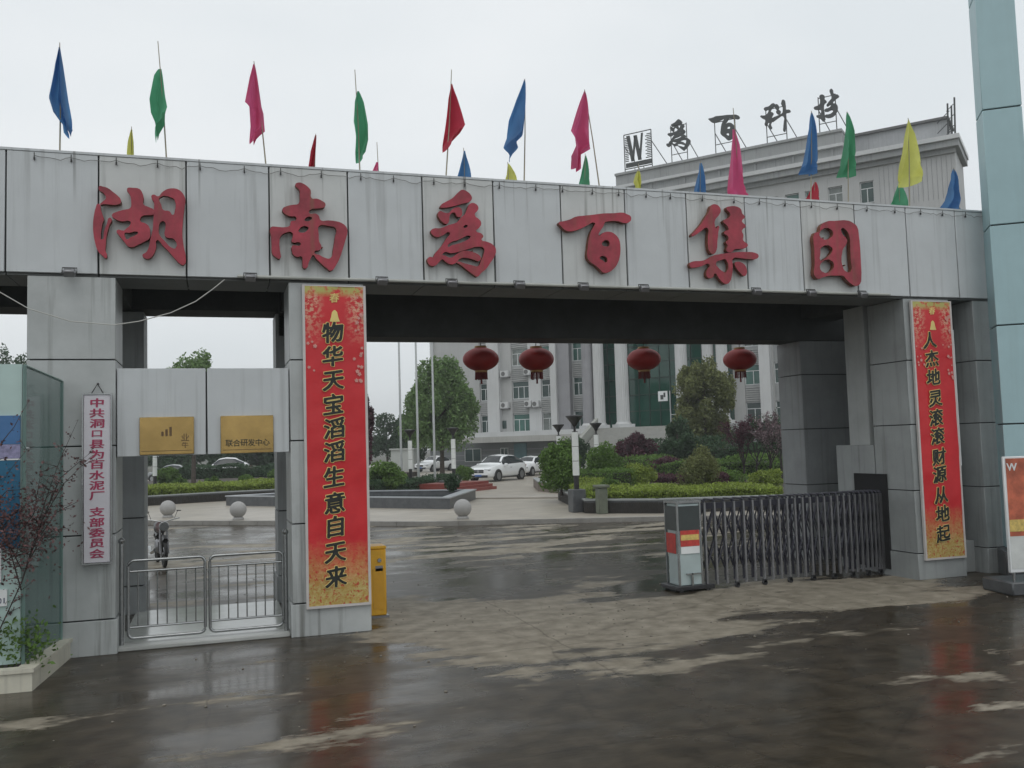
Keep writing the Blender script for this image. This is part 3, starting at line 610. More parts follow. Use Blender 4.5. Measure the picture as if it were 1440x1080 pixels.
# brass plaques
def plaque(px0, py0, px1, py1, label):
    a = AY(px0, py0, 12.72); b_ = AY(px1, py1, 12.72)
    e = empty('brass_plaque', ((a.x+b_.x)/2, 12.75, b_.z), label=label, cat='plaque', group='brass plaques on the cross panel')
    w_ = (b_.x-a.x)/2; h_ = a.z-b_.z
    MB().box(-w_, -.03, 0, w_, .008, h_, .006).build('plate', brass, e)
    MB().box(-w_+.025, -.034, .045, w_-.025, -.029, .052).build('engraved_line', mat('engraved_brown', (.12, .07, .03), .5), e)
    return e, w_, h_
e, w_, h_ = plaque(196, 587, 273, 638, 'left brass plaque with a faint emblem on the cross panel')
em = mat('engraved_brown', (.12, .07, .03), .5)
for i, (x, hh) in enumerate(((-.07, .06), (-.02, .09), (.03, .12))): MB().box(x, -.034, .24, x+.03, -.029, .24+hh).build('emblem_bar', em, e)
put_glyph('character', '业', (w_-.11, -.033, .22), .11, em, e, bold=.01); put_glyph('character', '牛', (w_-.11, -.033, .12), .09, em, e, bold=.01)
e, w_, h_ = plaque(310, 585, 385, 636, 'right brass plaque lettered 联合研发中心 on the cross panel')
for i, ch in enumerate('联合研发中心'): put_glyph('character', ch, (-w_+.11+i*.095, -.033, .14), .10, inkm, e, bold=.01)
# ------------------------------------------------------------------ flags
fcol = {'blue': (.09, .24, .48), 'green': (.10, .38, .21), 'pink': (.68, .13, .28), 'red': (.50, .04, .07), 'yellow': (.72, .72, .20)}
fm = {}
for k_, v in fcol.items():
    m = mat('flag_'+k_, v, .7, .12, 2, bump=.1, bscale=12); fm[k_] = m
    N = m.node_tree.nodes; K = m.node_tree.links.new; b = N['Principled BSDF']
    tr = N.new('ShaderNodeBsdfTranslucent'); K(b.inputs['Base Color'].links[0].from_socket, tr.inputs[0]); ms = N.new('ShaderNodeMixShader'); ms.inputs[0].default_value = .55
    out = [n for n in N if n.type == 'OUTPUT_MATERIAL'][0]; K(b.outputs[0], ms.inputs[1]); K(tr.outputs[0], ms.inputs[2]); K(ms.outputs[0], out.inputs[0])
def flag(Y, col, tip, foot, outline, label, pole_top=None, zf=None):
    """tip/foot: ends of the pole; outline: rows (y, xl, xr) of the hanging cloth"""
    a = AY(*tip, Y); b_ = AY(*foot, Y)
    zb = ZT+.03 if zf is None else zf
    if b_.z > zb: b_ = a+(b_-a)*((a.z-zb)/(a.z-b_.z))
    e = empty('flag', b_, label=label, cat='flag', group='small coloured flags along the top of the gate')
    MB().tube([(0, 0, 0), (a-b_)*.5+Vector((.01, 0, 0)), a-b_], .012, 6, r2=.006).build('pole', mat('bamboo_pole', (.30, .27, .20), .6), e)
    g_ = MB(); n = 12; rows = []
    ol = []
    for i in range(len(outline)-1):
        for q in range(4):
            t = q/4; ol.append([outline[i][j]+(outline[i+1][j]-outline[i][j])*t for j in range(3)])
    ol.append(list(outline[-1]))
    ph = random.uniform(0, 6)
    for i, (y, xl, xr) in enumerate(ol):
        v = i/(len(ol)-1); A = AY(xl, y, Y)-b_; B = AY(xr, y, Y)-b_; row = []
        for u in range(n+1):
            t = u/n; p = A.lerp(B, t)
            wv = math.sin(t*(8+3*math.sin(ph))+ph+v*3.5)*.19*v**.6+math.sin(t*4+v*4+ph)*.09*v+math.sin(t*17+ph*3-v*3)*.03*v
            p = p+Vector((0, wv, -(.02*math.sin(t*9+ph) if i == len(ol)-1 else 0)-.10*v*abs(math.sin(t*2.2+ph))*(1 if i == len(ol)-1 else .3))); row.append(g_.b.verts.new(p))
        rows.append(row)
    for i in range(len(rows)-1):
        for u in range(n):
            f = g_.b.faces.new((rows[i][u], rows[i][u+1], rows[i+1][u+1], rows[i+1][u])); f.smooth = True
    g_.build('cloth', fm[col], e, fix=False)
    return e
YF, YB = 13.0, 15.9
flag(YF, 'blue', (84, 60), (84, 214), [(66, 82.5, 84.5), (90, 77, 88), (137, 69, 94), (160, 77, 98), (176, 88, 100), (181, 93, 97)], 'blue flag, leftmost of all on the gate')
flag(YF, 'green', (222, 58), (234, 224), [(97, 223, 227), (108, 217, 229), (140, 210.5, 233), (156, 212, 236), (165, 217, 233), (176, 219, 232), (187, 218, 221)], 'green flag crumpled on its pole, above the 湖 character')
flag(YF, 'pink', (357, 86), (374, 234), [(90, 356, 358), (110, 351, 362), (148, 344, 368), (155, 350, 371), (180, 352, 373), (193, 351, 358)], 'tall pink flag left of the 南 character')
flag(YF, 'green', (499, 98), (506, 243), [(128, 502.5, 504.5), (145, 498, 511), (175, 495.5, 517), (195, 499, 518), (210, 500, 515), (219, 504, 508)], 'tall green flag between 南 and 爲 characters, above a bare pole tip')
flag(YF, 'red', (635, 98), (627, 251), [(118, 634, 636), (140, 629, 641), (180, 626, 650), (190, 627, 644), (201, 627, 632)], 'tall red flag above the 爲 character')
flag(YF, 'blue', (738, 111), (737, 258), [(112, 737, 738.5), (140, 726, 738), (166, 718, 737), (188, 718, 736), (200, 714, 723), (212, 720, 722)], 'tall blue flag between the 爲 and 百 characters')
flag(YF, 'pink', (822, 126), (843, 264), [(128, 821.5, 823), (155, 811, 828), (187, 799, 832), (204, 805, 835), (214, 807, 818), (231, 812, 815)], 'broad pink flag on a leaning pole above the 百 character')
flag(YF, 'pink', (1031, 152), (1040, 278), [(182, 1030, 1033), (205, 1026, 1038), (240, 1024, 1041), (262, 1027, 1041), (270, 1034, 1042), (277, 1037, 1045)], 'pink flag hanging in front of the far roof parapet, above the 集 character')
flag(YF, 'blue', (1141, 156), (1140, 286), [(158, 1140.5, 1142), (185, 1134, 1147), (225, 1128, 1151), (234, 1129, 1150), (239, 1136, 1143)], 'broad blue flag right of the rooftop characters')
flag(YF, 'green', (1191, 157), (1193, 289), [(158, 1190.5, 1192), (185, 1186, 1200), (215, 1185, 1203), (230, 1187, 1202), (243, 1190, 1196)], 'tall green flag above the 团 character')
flag(YF, 'yellow', (1277, 166), (1279, 293), [(168, 1276.5, 1278), (190, 1272, 1283), (225, 1269, 1286), (245, 1273, 1287), (253, 1278, 1285)], 'tall yellow flag before the right end of the roof')
flag(YF, 'blue', (1341, 236), (1349, 297), [(238, 1340, 1342), (260, 1333, 1348), (280, 1330, 1352), (294, 1329, 1351)], 'blue flag, rightmost of all on the gate')
RB = 6.13
flag(YB, 'yellow', (185, 178), (184, 224), [(182, 184, 186), (200, 181, 188), (222, 179, 188), (240, 180, 188)], 'yellow flag, half hidden, left of the crumpled green flag', zf=RB)
flag(YB, 'red', (444, 188), (442, 240), [(190, 443, 445), (215, 436, 444), (240, 432, 443), (255, 434, 443)], 'small red flag above the 南 character, half hidden', zf=RB)
flag(YB, 'pink', (530, 200), (532, 246), [(228, 529, 532), (240, 524, 532), (255, 522, 532)], 'scrap of pink flag just above the lintel on a long bare pole', zf=RB)
flag(YB, 'blue', (652, 208), (653, 252), [(212, 652, 654), (232, 646, 657), (252, 642, 660), (265, 644, 659)], 'small blue flag just right of the tall red one', zf=RB)
flag(YB, 'yellow', (714, 228), (715, 258), [(230, 713.5, 715.5), (245, 713, 722), (258, 712, 727), (272, 714, 726)], 'small yellow flag left of the tall blue one', zf=RB)
flag(YB, 'green', (823, 216), (822, 264), [(219, 822.5, 824.5), (240, 820, 827), (264, 818, 829), (278, 819, 828)], 'small green flag behind the broad pink one', zf=RB)
flag(YB, 'yellow', (898, 230), (896, 268), [(240, 896.5, 899), (255, 892, 900), (268, 892, 901), (280, 893, 900)], 'small yellow flag at the left end of the roof parapet', zf=RB)
flag(YB, 'blue', (985, 226), (984, 274), [(229, 984, 986.5), (250, 978, 990), (274, 976, 992), (288, 977, 991)], 'small blue flag below the rooftop 爲 character', zf=RB)
flag(YB, 'red', (1146, 253), (1144, 285), [(256, 1145, 1148), (270, 1141, 1149), (285, 1137, 1150), (296, 1138, 1149)], 'small red flag in front of the upper windows', zf=RB)
flag(YB, 'green', (1264, 254), (1265, 294), [(257, 1263, 1266), (275, 1259, 1269), (294, 1257, 1272), (306, 1258, 1271)], 'small green flag below the tall yellow one', zf=RB)
# ------------------------------------------------------------------ lanterns
def lantern(px, label):
    p = AY(px, 498, 16.75)
    e = empty('red_lantern', (p.x, 16.75, 4.40), label=label, cat='lantern', group='red lanterns hung under the rear lintel')
    # hangs from the back of the rear lintel on a short hook
    n = 32; prof = []
    R_, Hh = .345, .235
    for i in range(15):
        a = -math.pi/2+math.pi*(i+.0)/14; prof.append((max(R_*math.cos(a), .10), Hh*math.sin(a)*.98))
    def rf(r, q, z): return r*(1+.018*(1 if q % 2 else -1)*(1 if r > .12 else 0))
    MB().lathe(prof, n, (0, 0, -.24), rf=rf).build('lantern_body', lantm, e)
    MB().lathe([(.115, 0), (.12, .03), (.115, .05)], 20, (0, 0, -.035)).build('top_ring', goldt, e)
    MB().lathe([(.115, 0), (.125, .03), (.115, .06)], 20, (0, 0, -.50)).build('bottom_ring', goldt, e)
    fr = MB()
    for i in range(28):
        a = i*2*math.pi/28; fr.tube([(.11*math.cos(a), .11*math.sin(a), -.49), (.115*math.cos(a), .115*math.sin(a), -.62-.02*random.random())], .010, 4)
    fr.build('fringe', mat('red_fringe', (.16, .02, .02), .7), e)
    MB().tube([(0, 0, -.5), (0, 0, -.72)], .014, 5, r2=.022).build('tassel', mat('red_fringe', (.16, .02, .02), .7), e)
    MB().tube([(0, 0, 0), (0, 0, .14), (0, -.26, .15)], .008, 5).build('hook', wirem, e)
for px, lb in ((675, 'red lantern nearest the middle pillar, first of four'), (753, 'second red lantern, before the air conditioners'), (904, 'third red lantern, before the green glass wall'), (1039, 'fourth red lantern, right of the olive green tree')):
    lantern(px+1, lb)
# ------------------------------------------------------------------ pedestrian railing gate
rg_ = empty('railing_gate', (-.14, 12.95, 0), label='pair of low stainless railing gates between the left pillars', cat='railing gate')
MB().box(-1.10, -.17, 0, 1.06, .15, .055, .01).build('threshold', mat('threshold_stone', (.42, .43, .41), .35, .1, 3), rg_)
MB().box(-1.24, 13.105, -.01, .94, 15.75, .035).build('passage_floor', mat('pale_polished_floor', (.46, .48, .45), .12, .12, 2), kind='structure')
def rrect(x0, x1, z0, z1, r, n=4):
    pts = []
    for cx, cz, a0 in ((x1-r, z1-r, 0), (x0+r, z1-r, 90), (x0+r, z0+r, 180), (x1-r, z0+r, 270)):
        for i in range(n+1):
            a = math.radians(a0+90*i/n); pts.append((cx+r*math.cos(a), 0, cz+r*math.sin(a)))
    return pts+[pts[0]]
for x0, x1 in ((-.98, -.03), (.03, .98)):
    l = empty('gate_leaf', (0, 0, 0)); l.parent = rg_
    MB().tube(rrect(x0, x1, .13, 1.13, .07), .021, 10, cap=False).build('leaf_frame', steel, l)
    MB().tube([(x0+.02, 0, .99), (x1-.02, 0, .99)], .015, 8).build('rail', steel, l); MB().tube([(x0+.02, 0, .27), (x1-.02, 0, .27)], .015, 8).build('rail', steel, l)
    for i in range(7):
        xx = x0+(x1-x0)*(i+1)/8; MB().tube([(xx, 0, .27), (xx, 0, .99)], .0095, 6).build('bar', steel, l)
for x in (-1.06, 1.02):
    MB().tube([(x, 0, .055), (x, 0, 1.36)], .03, 12).lathe([(.03, 0), (.042, .02), (.04, .05), (.015, .075)], 12, (x, 0, 1.36)).build('post', steel, rg_)
# ------------------------------------------------------------------ barrier machine
ym = empty('barrier_machine', (2.18, 13.78, 0), label='yellow barrier cabinet standing behind the middle pillar', cat='barrier')
MB().box(-.22, -.17, .03, .20, .17, 1.0, .012).build('cabinet', yel, ym); MB().box(-.23, -.18, 1.0, .21, .18, 1.05, .015).build('lid', yel, ym); MB().box(-.25, -.2, 0, .23, .2, .03).build('base', dsteel, ym)
MB().box(.0, -.176, .12, .17, -.169, .72).build('door', mat('yellow_door', (.60, .31, .02), .4), ym); MB().lathe([(.03, 0), (.03, .012)], 12).build('lock', steel, ym, loc=(.1, -.176, .84), rot=(math.radians(90), 0, 0)); MB().box(.04, -.176, .68, .15, -.169, .76).build('badge', dsteel, ym)
am = MB(); ar = empty('barrier_arm', (-.10, -.23, 1.0)); ar.parent = ym; ar.rotation_euler = (0, math.radians(-1.0), 0)
for i in range(12):
    z0 = -.1+i*.245
    mm = mat('red_arm_paint', (.45, .03, .03), .4) if i > 5 else (whitep if i % 2 else mat('dark_arm_band', (.04, .04, .04), .5))
    MB().box(-.045, -.03, z0, .045, .03, z0+.243).build('arm_section', mm, ar)
# ------------------------------------------------------------------ retractable gate
rt = empty('retractable_gate', (7.2, 13.5, 0), label='folding stainless lattice gate drawn half across the entrance', cat='folding gate')
hd = empty('drive_head', (0, 0, 0)); hd.parent = rt
MB().box(0, 0, .10, .42, .36, 1.44, .012).build('head_case', mat('head_case_grey', (.42, .50, .50), .35, .1, 3, metal=.2), hd)
MB().box(.02, -.012, 1.0, .40, .0, 1.40).build('display', mat('dark_display', (.05, .06, .06), .15), hd)
MB().box(-.012, .02, 1.0, .0, .40, 1.40).build('side_display', mat('dark_display', (.05, .06, .06), .15), hd)
for (a, b_, c_, d_) in ((0, .025, 0, 0),):
    fr = MB()
    for (x, y) in ((-.014, -.014), (.404, -.014), (-.014, .404), (.404, .404)): fr.box(x, y, .08, x+.03, y+.03, 1.47)
    fr.box(-.02, -.02, 1.445, .44, .44, 1.49); fr.build('corner_frame', steel, hd)
MB().box(-.1, -.06, .03, .62, .48, .10, .01).build('chassis', blackp, hd)
for x, y in ((0, -.03), (.5, -.03), (0, .45), (.5, .45)): MB().tube([(x, y-.02, .05), (x, y+.02, .05)], .05, 12).build('wheel', tyre, hd)
MB().box(.035, -.017, .74, .385, -.0125, 1.0).build('poster', mat('red_poster', (.5, .05, .04), .5, .3, 12), hd)
MB().box(.045, -.021, .84, .375, -.0175, .93).build('poster_band', mat('gold_poster', (.62, .46, .14), .5, .3, 15), hd)
MB().box(.04, -.017, .62, .38, -.0125, .735).build('white_sticker', whitep, hd)
MB().box(.11, -.05, .28, .40, -.02, .30).box(.20, -.05, .10, .23, -.02, .30).build('latch', steel, hd)
MB().box(-.017, .06, .62, -.0125, .38, .95).build('side_poster', mat('red_poster', (.5, .05, .04), .5, .3, 12), hd)
for i, ch in enumerate('开发'): pass
nfr = 27; X0r, X1r = .52, 4.10
fxs = [X0r+(X1r-X0r)*(1-(1-i/(nfr-1))**1.4) for i in range(nfr)]
up_me = None
for i, x in enumerate(fxs):
    f = empty('gate_frame', (x, 0, 0)); f.parent = rt
    if up_me is None:
        o1 = MB().box(-.016, .0, .08, .016, .035, 1.44).build('upright', mat('upright_steel', (.25, .25, .26), .35, .2, 6, metal=.8), f); o2 = MB().box(-.016, .36, .08, .016, .395, 1.44).build('upright', lattm, f)
        o3 = MB().tube([(0, .02, 1.44), (0, .05, 1.475), (0, .34, 1.475), (0, .375, 1.44)], .017, 8).build('top_arch', lattm, f)
        up_me = (o1.data, o2.data, o3.data)
    else:
        for nm, me in zip(('upright', 'upright', 'top_arch'), up_me): mk(nm, me, f)
    if i % 3 == 0: MB().box(-.03, -.01, .04, .03, .05, .10).tube([(0, -.01, .04), (0, .05, .04)], .04, 10).build('caster', blackp, f)
    if i < nfr-1:
        dx = fxs[i+1]-x
        for y in (.02, .375):
            for (z0, z1) in ((.30, .82), (.82, 1.32)):
                MB().tube([(0, y+.02, z0), (dx, y+.02, z1)], .014, 4).build('lattice_bar', lattm, f)
                MB().tube([(0, y+.035, z1), (dx, y+.035, z0)], .014, 4).build('lattice_bar', lattm, f)
for z in (1.36,):
    MB().box(X0r, .17, z-.04, X1r, .2, z+.06).build('cable_tray', lattm, rt)
# ------------------------------------------------------------------ left notice case on its planter kerb
pk = empty('planter', (-2.0, 11.2, 0), label='cream stone planter kerb at the bottom left corner', cat='planter')
pk_l = MB().prism([(.08, -.09), (.235, 1.5), (.05, 1.5), (-.06, .03), (-1.55, .13), (-3.2, .28), (-3.2, .13), (-1.55, -.02)], 0, .20).build('kerb_wall', cream, pk)
MB().prism([(.10, -.115), (.26, 1.5), (.03, 1.5), (-.08, .05), (-1.55, .15), (-3.2, .30), (-3.2, .10), (-1.55, -.045)], .203, .245).build('coping', cream, pk)
MB().prism([(-.07, .06), (.02, 1.45), (-3.2, 1.45), (-3.2, .32)], 0, .17).build('soil', soilm, pk)
nc = empty('notice_case', (-2.06, 11.38, .17), label='glass sided notice case standing in the planter before the left pillar', cat='notice case')
glassm = mat('greenish_glass', (.09, .19, .17), .05, .15, 1.0, alpha=.42); 
MB().quad([(-.0, 0, .08), (.19, 1.28, .08), (.19, 1.28, 3.30), (-.0, 0, 3.38)]).quad([(.008, 0, .08), (.198, 1.28, .08), (.198, 1.28, 3.30), (.008, 0, 3.38)]).build('side_glass', glassm, nc, fix=False)
tg = mat('case_frame_green', (.14, .22, .20), .4)
MB().tube([(.0, 0, 0), (0, 0, 3.38)], .02, 4).tube([(.19, 1.28, .05), (.19, 1.28, 3.3)], .02, 4).tube([(0, 0, 3.38), (.19, 1.28, 3.30)], .018, 4).build('case_frame', tg, nc)
MB().box(-2.6, .02, .08, -.03, .06, 3.40).build('back_board', mat('pale_green_board', (.42, .55, .52), .35, .08, 2), nc)
MB().box(-2.55, -.004, 2.50, -.04, .019, 2.82).build('blue_header', mat('blue_header', (.05, .15, .33), .4, .1), nc)
MB().box(-2.55, -.004, 2.34, -.04, .019, 2.497).build('text_band', mat('violet_band', (.25, .24, .38), .4, .35, 25), nc)
MB().box(-2.55, -.004, 1.35, -.04, .019, 2.32).build('blue_poster', mat('blue_poster', (.015, .12, .22), .4, .25, 2.5), nc)
MB().box(-2.55, -.010, 2.322, -.04, .019, 2.337).build('white_rule', whitep, nc)
MB().box(-.62, -.006, .98, -.22, .019, 1.40).build('paper_notice', whitep, nc)
MB().box(-.58, -.006, .72, -.16, .019, .90).build('phone_notice', whitep, nc)
for i, ch in enumerate('139055501'): put_glyph('digit', ch, (-.54+i*.044, -.0085, .78), .085, mat('navy_ink', (.03, .04, .10), .6), nc, bold=.01, extrude=.001)
for i, ch in enumerate('房屋出租'): put_glyph('digit', ch, (-.53+i*.09, -.0085, .86), .06, mat('navy_ink', (.03, .04, .10), .6), nc, bold=.01, extrude=.001) if False else None
MB().box(-.56, -.0085, 1.03, -.28, -.006, 1.07).build('printed_line', inkm, nc)
# twiggy maroon shrub growing from the planter
def twig_shrub():
    rg = np.random.default_rng(5); Yp = 11.15
    e = empty('twiggy_shrub', (-2.5, 11.45, .17), label='twiggy dark shrub with small reddish leaves at the left edge', cat='shrub')
    def P(px, py, y=Yp): return AY(px, py, y)-e.location
    paths = [[(20, 905), (30, 820), (45, 770), (65, 700), (85, 645), (110, 590)], [(30, 820), (60, 730), (90, 680), (130, 640)], [(60, 730), (85, 672), (128, 636)],
             [(30, 830), (10, 760), (-10, 700), (15, 660), (40, 630)], [(-20, 700), (0, 625), (20, 600), (40, 564)], [(45, 770), (80, 720), (110, 705)], [(-10, 760), (20, 720), (55, 700), (75, 690)],
             [(30, 800), (0, 740), (-30, 690)], [(40, 790), (62, 750), (100, 742)], [(-20, 720), (10, 690), (38, 688)], [(0, 770), (28, 735), (66, 742)], [(20, 760), (48, 722), (58, 660)], [(5, 790), (30, 775), (62, 790)]]
    tw = MB(); lp = []
    for k_, pa in enumerate(paths):
        pts = [P(px, py, Yp+rg.uniform(-.12, .2)*(i > 0)) for i, (px, py) in enumerate(pa)]
        if k_ < 1: pts[0] = Vector((0, 0, 0))
        tw.tube(pts, .008, 5, r2=.002)
        for i in range(len(pts)-1):
            seg = pts[i+1]-pts[i]; n = int(seg.length/.03)
            for q in range(n):
                p = pts[i]+seg*(q/n)
                if rg.random() < .75: lp.append(np.array(p)+rg.normal(0, .03, 3))
                if rg.random() < .22:
                    d = Vector(rg.normal(0, 1, 3)); d.y *= .5; d.z = abs(d.z)*.6; d.normalize(); L_ = rg.uniform(.08, .2); tw.tube([p, p+d*L_], .004, 4, r2=.0015)
                    for z in range(7): lp.append(np.array(p+d*L_*(.3+z/9))+rg.normal(0, .014, 3))
    for k_ in range(1500):   # denser mass low at the left
        px, py = rg.normal(22, 30), rg.normal(738, 33)
        lp.append(np.array(P(px, py, Yp+rg.uniform(-.2, .25))))
    tw.build('twigs', mat('dark_twig', (.035, .025, .022), .8), e)
    leaf_mesh('leaves', np.array(lp), .020, mat('dark_reddish_leaves', (.10, .045, .045), .6, .3, 20, tone=True), e, 3)
    lp2 = [np.array(P(rg.normal(25, 22), rg.normal(902, 18), Yp+.3+rg.uniform(-.2, .2))) for _ in range(700)]
    leaf_mesh('low_leaves', np.array(lp2), .03, hedge_g, e, 4)
twig_shrub()
# ------------------------------------------------------------------ teal pylon on the right
tp = empty('teal_pylon', (13.22, 12.25, 0), math.radians(-36), label='tall pale teal panelled pylon at the right edge', cat='pylon')
TW, TL = .62, .62
def teal_seg(z0, z1):
    MB().box(-TW/2, -TL/2, z0, TW/2, TL/2, z1, .008).build('panel', teal, tp)
MB().box(-TW/2+.03, -TL/2+.03, 0, TW/2-.03, TL/2-.03, 12, 0).build('core', joint, tp)
zz = [.45, 2.6, 4.3, 6.05, 8.1, 10.2, 12.2]
for i in range(len(zz)-1): teal_seg(zz[i]+.012, zz[i+1]-.012)
MB().box(-.42, -.42, .0, .42, .42, .44, .02).build('plinth', dgran, tp)
# poster board in front of the pylon
pp = AY(1421, 806, 10.9); ph_ = AY(1418, 642, 10.9).z-pp.z
pb = empty('poster_board', (pp.x, 10.9, pp.z), math.radians(-10), label='white framed red and yellow poster at the lower right edge', cat='poster board')
MB().box(0, 0, 0, 1.2, .05, ph_, .01).build('frame', whitep, pb); MB().box(.035, -.006, .55, 1.16, .001, ph_-.03).build('print', mat('red_yellow_print', (.50, .13, .07), .4, .5, 3), pb)
MB().box(.035, -.010, .62, 1.16, -.0065, .80).build('gold_band', mat('gold_poster', (.62, .46, .14), .5, .3, 15), pb)
MB().box(.035, -.006, .06, 1.16, .001, .545).build('pale_print', mat('pale_print', (.62, .64, .62), .4, .1, 4), pb)
put_glyph('character', 'W', (.13, -.009, ph_-.16), .16, whitep, pb, bold=.02)
for x in (.08, 1.1): MB().tube([(x, .03, -pp.z), (x, .03, 0)], .02, 6).build('leg', steel, pb)
MB().box(-.02, -.12, 0, 1.5, .6, .2, .02).build('stone_step', dgran, loc=(pp.x, 10.95, 0), rot=(0, 0, math.radians(-10)), label='dark stone step under the poster at the lower right', cat='step')
# ------------------------------------------------------------------ office building
bd = empty('office_building', (0, 0, 0), label='grey office building with fluted columns and green glass entrance', cat='office building')
def fbox(name, s0, s1, z0, z1, o0, o1, m, parent=None, **k):
    """box in facade coordinates: s along, z up, o outward"""
    vs = [FW(s0, z0, o0), FW(s1, z0, o0), FW(s1, z0, o1), FW(s0, z0, o1)]
    return MB().prism([(v.x, v.y) for v in vs], z0, z1).build(name, m, parent or bd, **k)
def addf(mb, s0, s1, z0, z1, o0, o1, mi=0):
    vs = [FW(s0, z0, o0), FW(s1, z0, o0), FW(s1, z0, o1), FW(s0, z0, o1)]; mb.prism([(v.x, v.y) for v in vs], z0, z1, mi); return mb
SL, SR = -21.9, 28.45
DEP = -6.0
Z1 = 3.75
BZT = 24.2
win_me = {}; bgl3 = mat('green_window_glass', (.045, .12, .10), .1, .4, .4); bgl4 = mat('curtained_pane', (.15, .17, .16), .2, .5, 1.2)
def window(s0, s1, z0, z1, parent=None, o=-.25, frame=frame_w, muls=2, tr=True, glass=bgl2):
    e = empty('window', FW(s0, z0, o), math.atan2(FD.y, FD.x)); e.parent = bd
    w_, h_ = s1-s0, z1-z0; glass = random.choice((bgl2, bgl2, bgl3, bgl4)); key = (round(w_, 2), round(h_, 2), muls, tr, glass.name)
    if key not in win_me:
        f = MB(); t = .06
        f.box(0, -.05, 0, w_, .06, t).box(0, -.05, h_-t, w_, .06, h_).box(0, -.05, t, t, .06, h_-t).box(w_-t, -.05, t, w_, .06, h_-t)
        zt = h_*.68 if tr else h_-t
        if tr: f.box(t, -.04, zt-.03, w_-t, .05, zt+.03)
        for i in range(1, muls): x = w_*i/muls; f.box(x-.03, -.04, t, x+.03, .05, zt-.03)
        o1 = f.build('frame', frame, e)
        o2 = MB().box(t, -.01, t, w_-t, .02, h_-t).build('pane', glass, e); win_me[key] = (o1.data, o2.data)
    else: mk('frame', win_me[key][0], e); mk('pane', win_me[key][1], e)
    return e
# wall pieces between window columns (bays run the full height)
heads = [5.51, 8.75, 12.05, 15.3, 18.6, 22.85]; hh = 1.75
cols = [(-16.2, -15.06), (-12.35, -10.4), (-9.0, -7.5), (-5.48, -3.88), (11.2, 12.65)]
ups = [(13.75, 14.85), (15.4, 16.55), (17.05, 18.2), (18.9, 20.05), (21.4, 22.45)]
allc = cols+ups
edges = [SL]+[v for c in allc for v in c]+[SR]
# solid strips
for i in range(0, len(edges), 2):
    a, b_ = edges[i], edges[i+1]
    if a == -3.88: fbox('wall', a, -3.2, Z1, BZT, DEP, 0, bwall); fbox('wall', 10.2, b_, Z1, BZT, DEP, 0, bwall); fbox('wall', -3.2, 10.2, 19.5, BZT, DEP, 0, bwall)
    else: fbox('wall', a, b_, Z1, BZT, DEP, 0, bwall if a not in (-10.4, -7.5) else bwall2)
for (a, b_) in allc:
    prev = Z1
    for hz in heads:
        z0 = hz-hh
        if z0 > prev+.02:
            fbox('spandrel', a, b_, prev, z0, DEP, -.12, bband)
            if (a, b_) in cols and hz < 16:   # louvre slats on the bands
                nsl = int((z0-prev-.1)/.19)
                for q in range(nsl):
                    zc = prev+.08+q*.19; fbox('slat', a+.02, b_-.02, zc, zc+.09, -.119, -.02, bwall)
        prev = hz
        window(a, b_, z0, hz, muls=2 if b_-a < 1.6 else 3)
    fbox('spandrel', a, b_, prev, BZT, DEP, -.02, bwall)
fbox('core_block', SL+.3, SR-.3, 0, BZT-.1, DEP-.5, DEP-.02, bdark)
fbox('inner_back', SL+.2, SR-.2, Z1, BZT-.2, -1.2, -1.0, mat('dim_interior', (.03, .035, .035), .9)) if False else None
# pilasters
fbox('pilaster', -15.02, -13.6, Z1, BZT, .005, .45, bwall2); fbox('pilaster', -7.45, -6.8, Z1, 20.5, .005, .9, bwall2); fbox('pilaster', -6.78, -5.5, Z1, 20.5, .005, .6, bdark)
fbox('pilaster', 12.7, 13.6, Z1, 20.5, .005, .7, bwall2); fbox('pilaster', -22.2, -21.9, Z1, BZT, -.6, .3, bwall2)
# portico columns
def column(s, r, m, fl=True, label=None):
    p = FW(s, 0, 1.1); e = empty('column', (p.x, p.y, Z1)); e.parent = bd
    def rf(r_, q, z): return r_*(1-.07*(q % 2)) if fl else r_
    MB().lathe([(r, .5), (r*.93, 16.2)], 40, rf=rf, smooth=not fl).build('shaft', m, e)
    MB().box(-r*1.3, -r*1.3, 0, r*1.3, r*1.3, .3).lathe([(r*1.25, .3), (r*1.05, .5)], 24).build('base', bwall2, e)
    MB().box(-r*1.25, -r*1.25, 16.4, r*1.25, r*1.25, 16.8).lathe([(r*1.0, 16.2), (r*1.2, 16.4)], 24).build('capital', bwall2, e)
for s, r, m, fl in ((-3.2, .55, bdark, False), (-2.05, .52, bwall2, True), (.30, .60, bwall2, True), (6.05, .54, bwall2, True), (8.5, .5, bwall2, True), (9.75, .5, bwall2, True)): column(s-.1, r, m, fl)
fbox('entablature', -7.5, 13.6, 20.55, 21.3, .005, 2.0, bwall2)
# glass curtain
fbox('curtain_glass', -3.2, 10.2, Z1, 19.5, -1.2, -1.0, bgl)
m_ = MB()
for i in range(14): s = -3.2+i*1.03; addf(m_, s-.04, s+.04, Z1, 19.5, -.99, -.9)
for i in range(11): z = Z1+1.5*i; addf(m_, -3.2, 10.2, z-.04, z+.04, -.985, -.905)
m_.build('mullions', frame_d, bd)
m_ = MB()
for s in (4.0, 5.0, 5.9): addf(m_, s-.04, s+.04, Z1, Z1+3.2, -.89, -.8)
addf(m_, 4.0, 5.9, Z1+1.0, Z1+1.07, -.89, -.82); m_.build('door_frame', frame_w, bd)
a_ = F(932, 557, .3); fbox('logo_sign', a_[0]-.45, a_[0]+.45, a_[1]-.45, a_[1]+.45, .2, .3, whitep)
fbox('logo_mark', a_[0]-.22, a_[0]+.05, a_[1]-.3, a_[1]+.1, .302, .32, signm); fbox('logo_mark', a_[0]+.08, a_[0]+.25, a_[1]-.1, a_[1]+.3, .302, .32, signm)
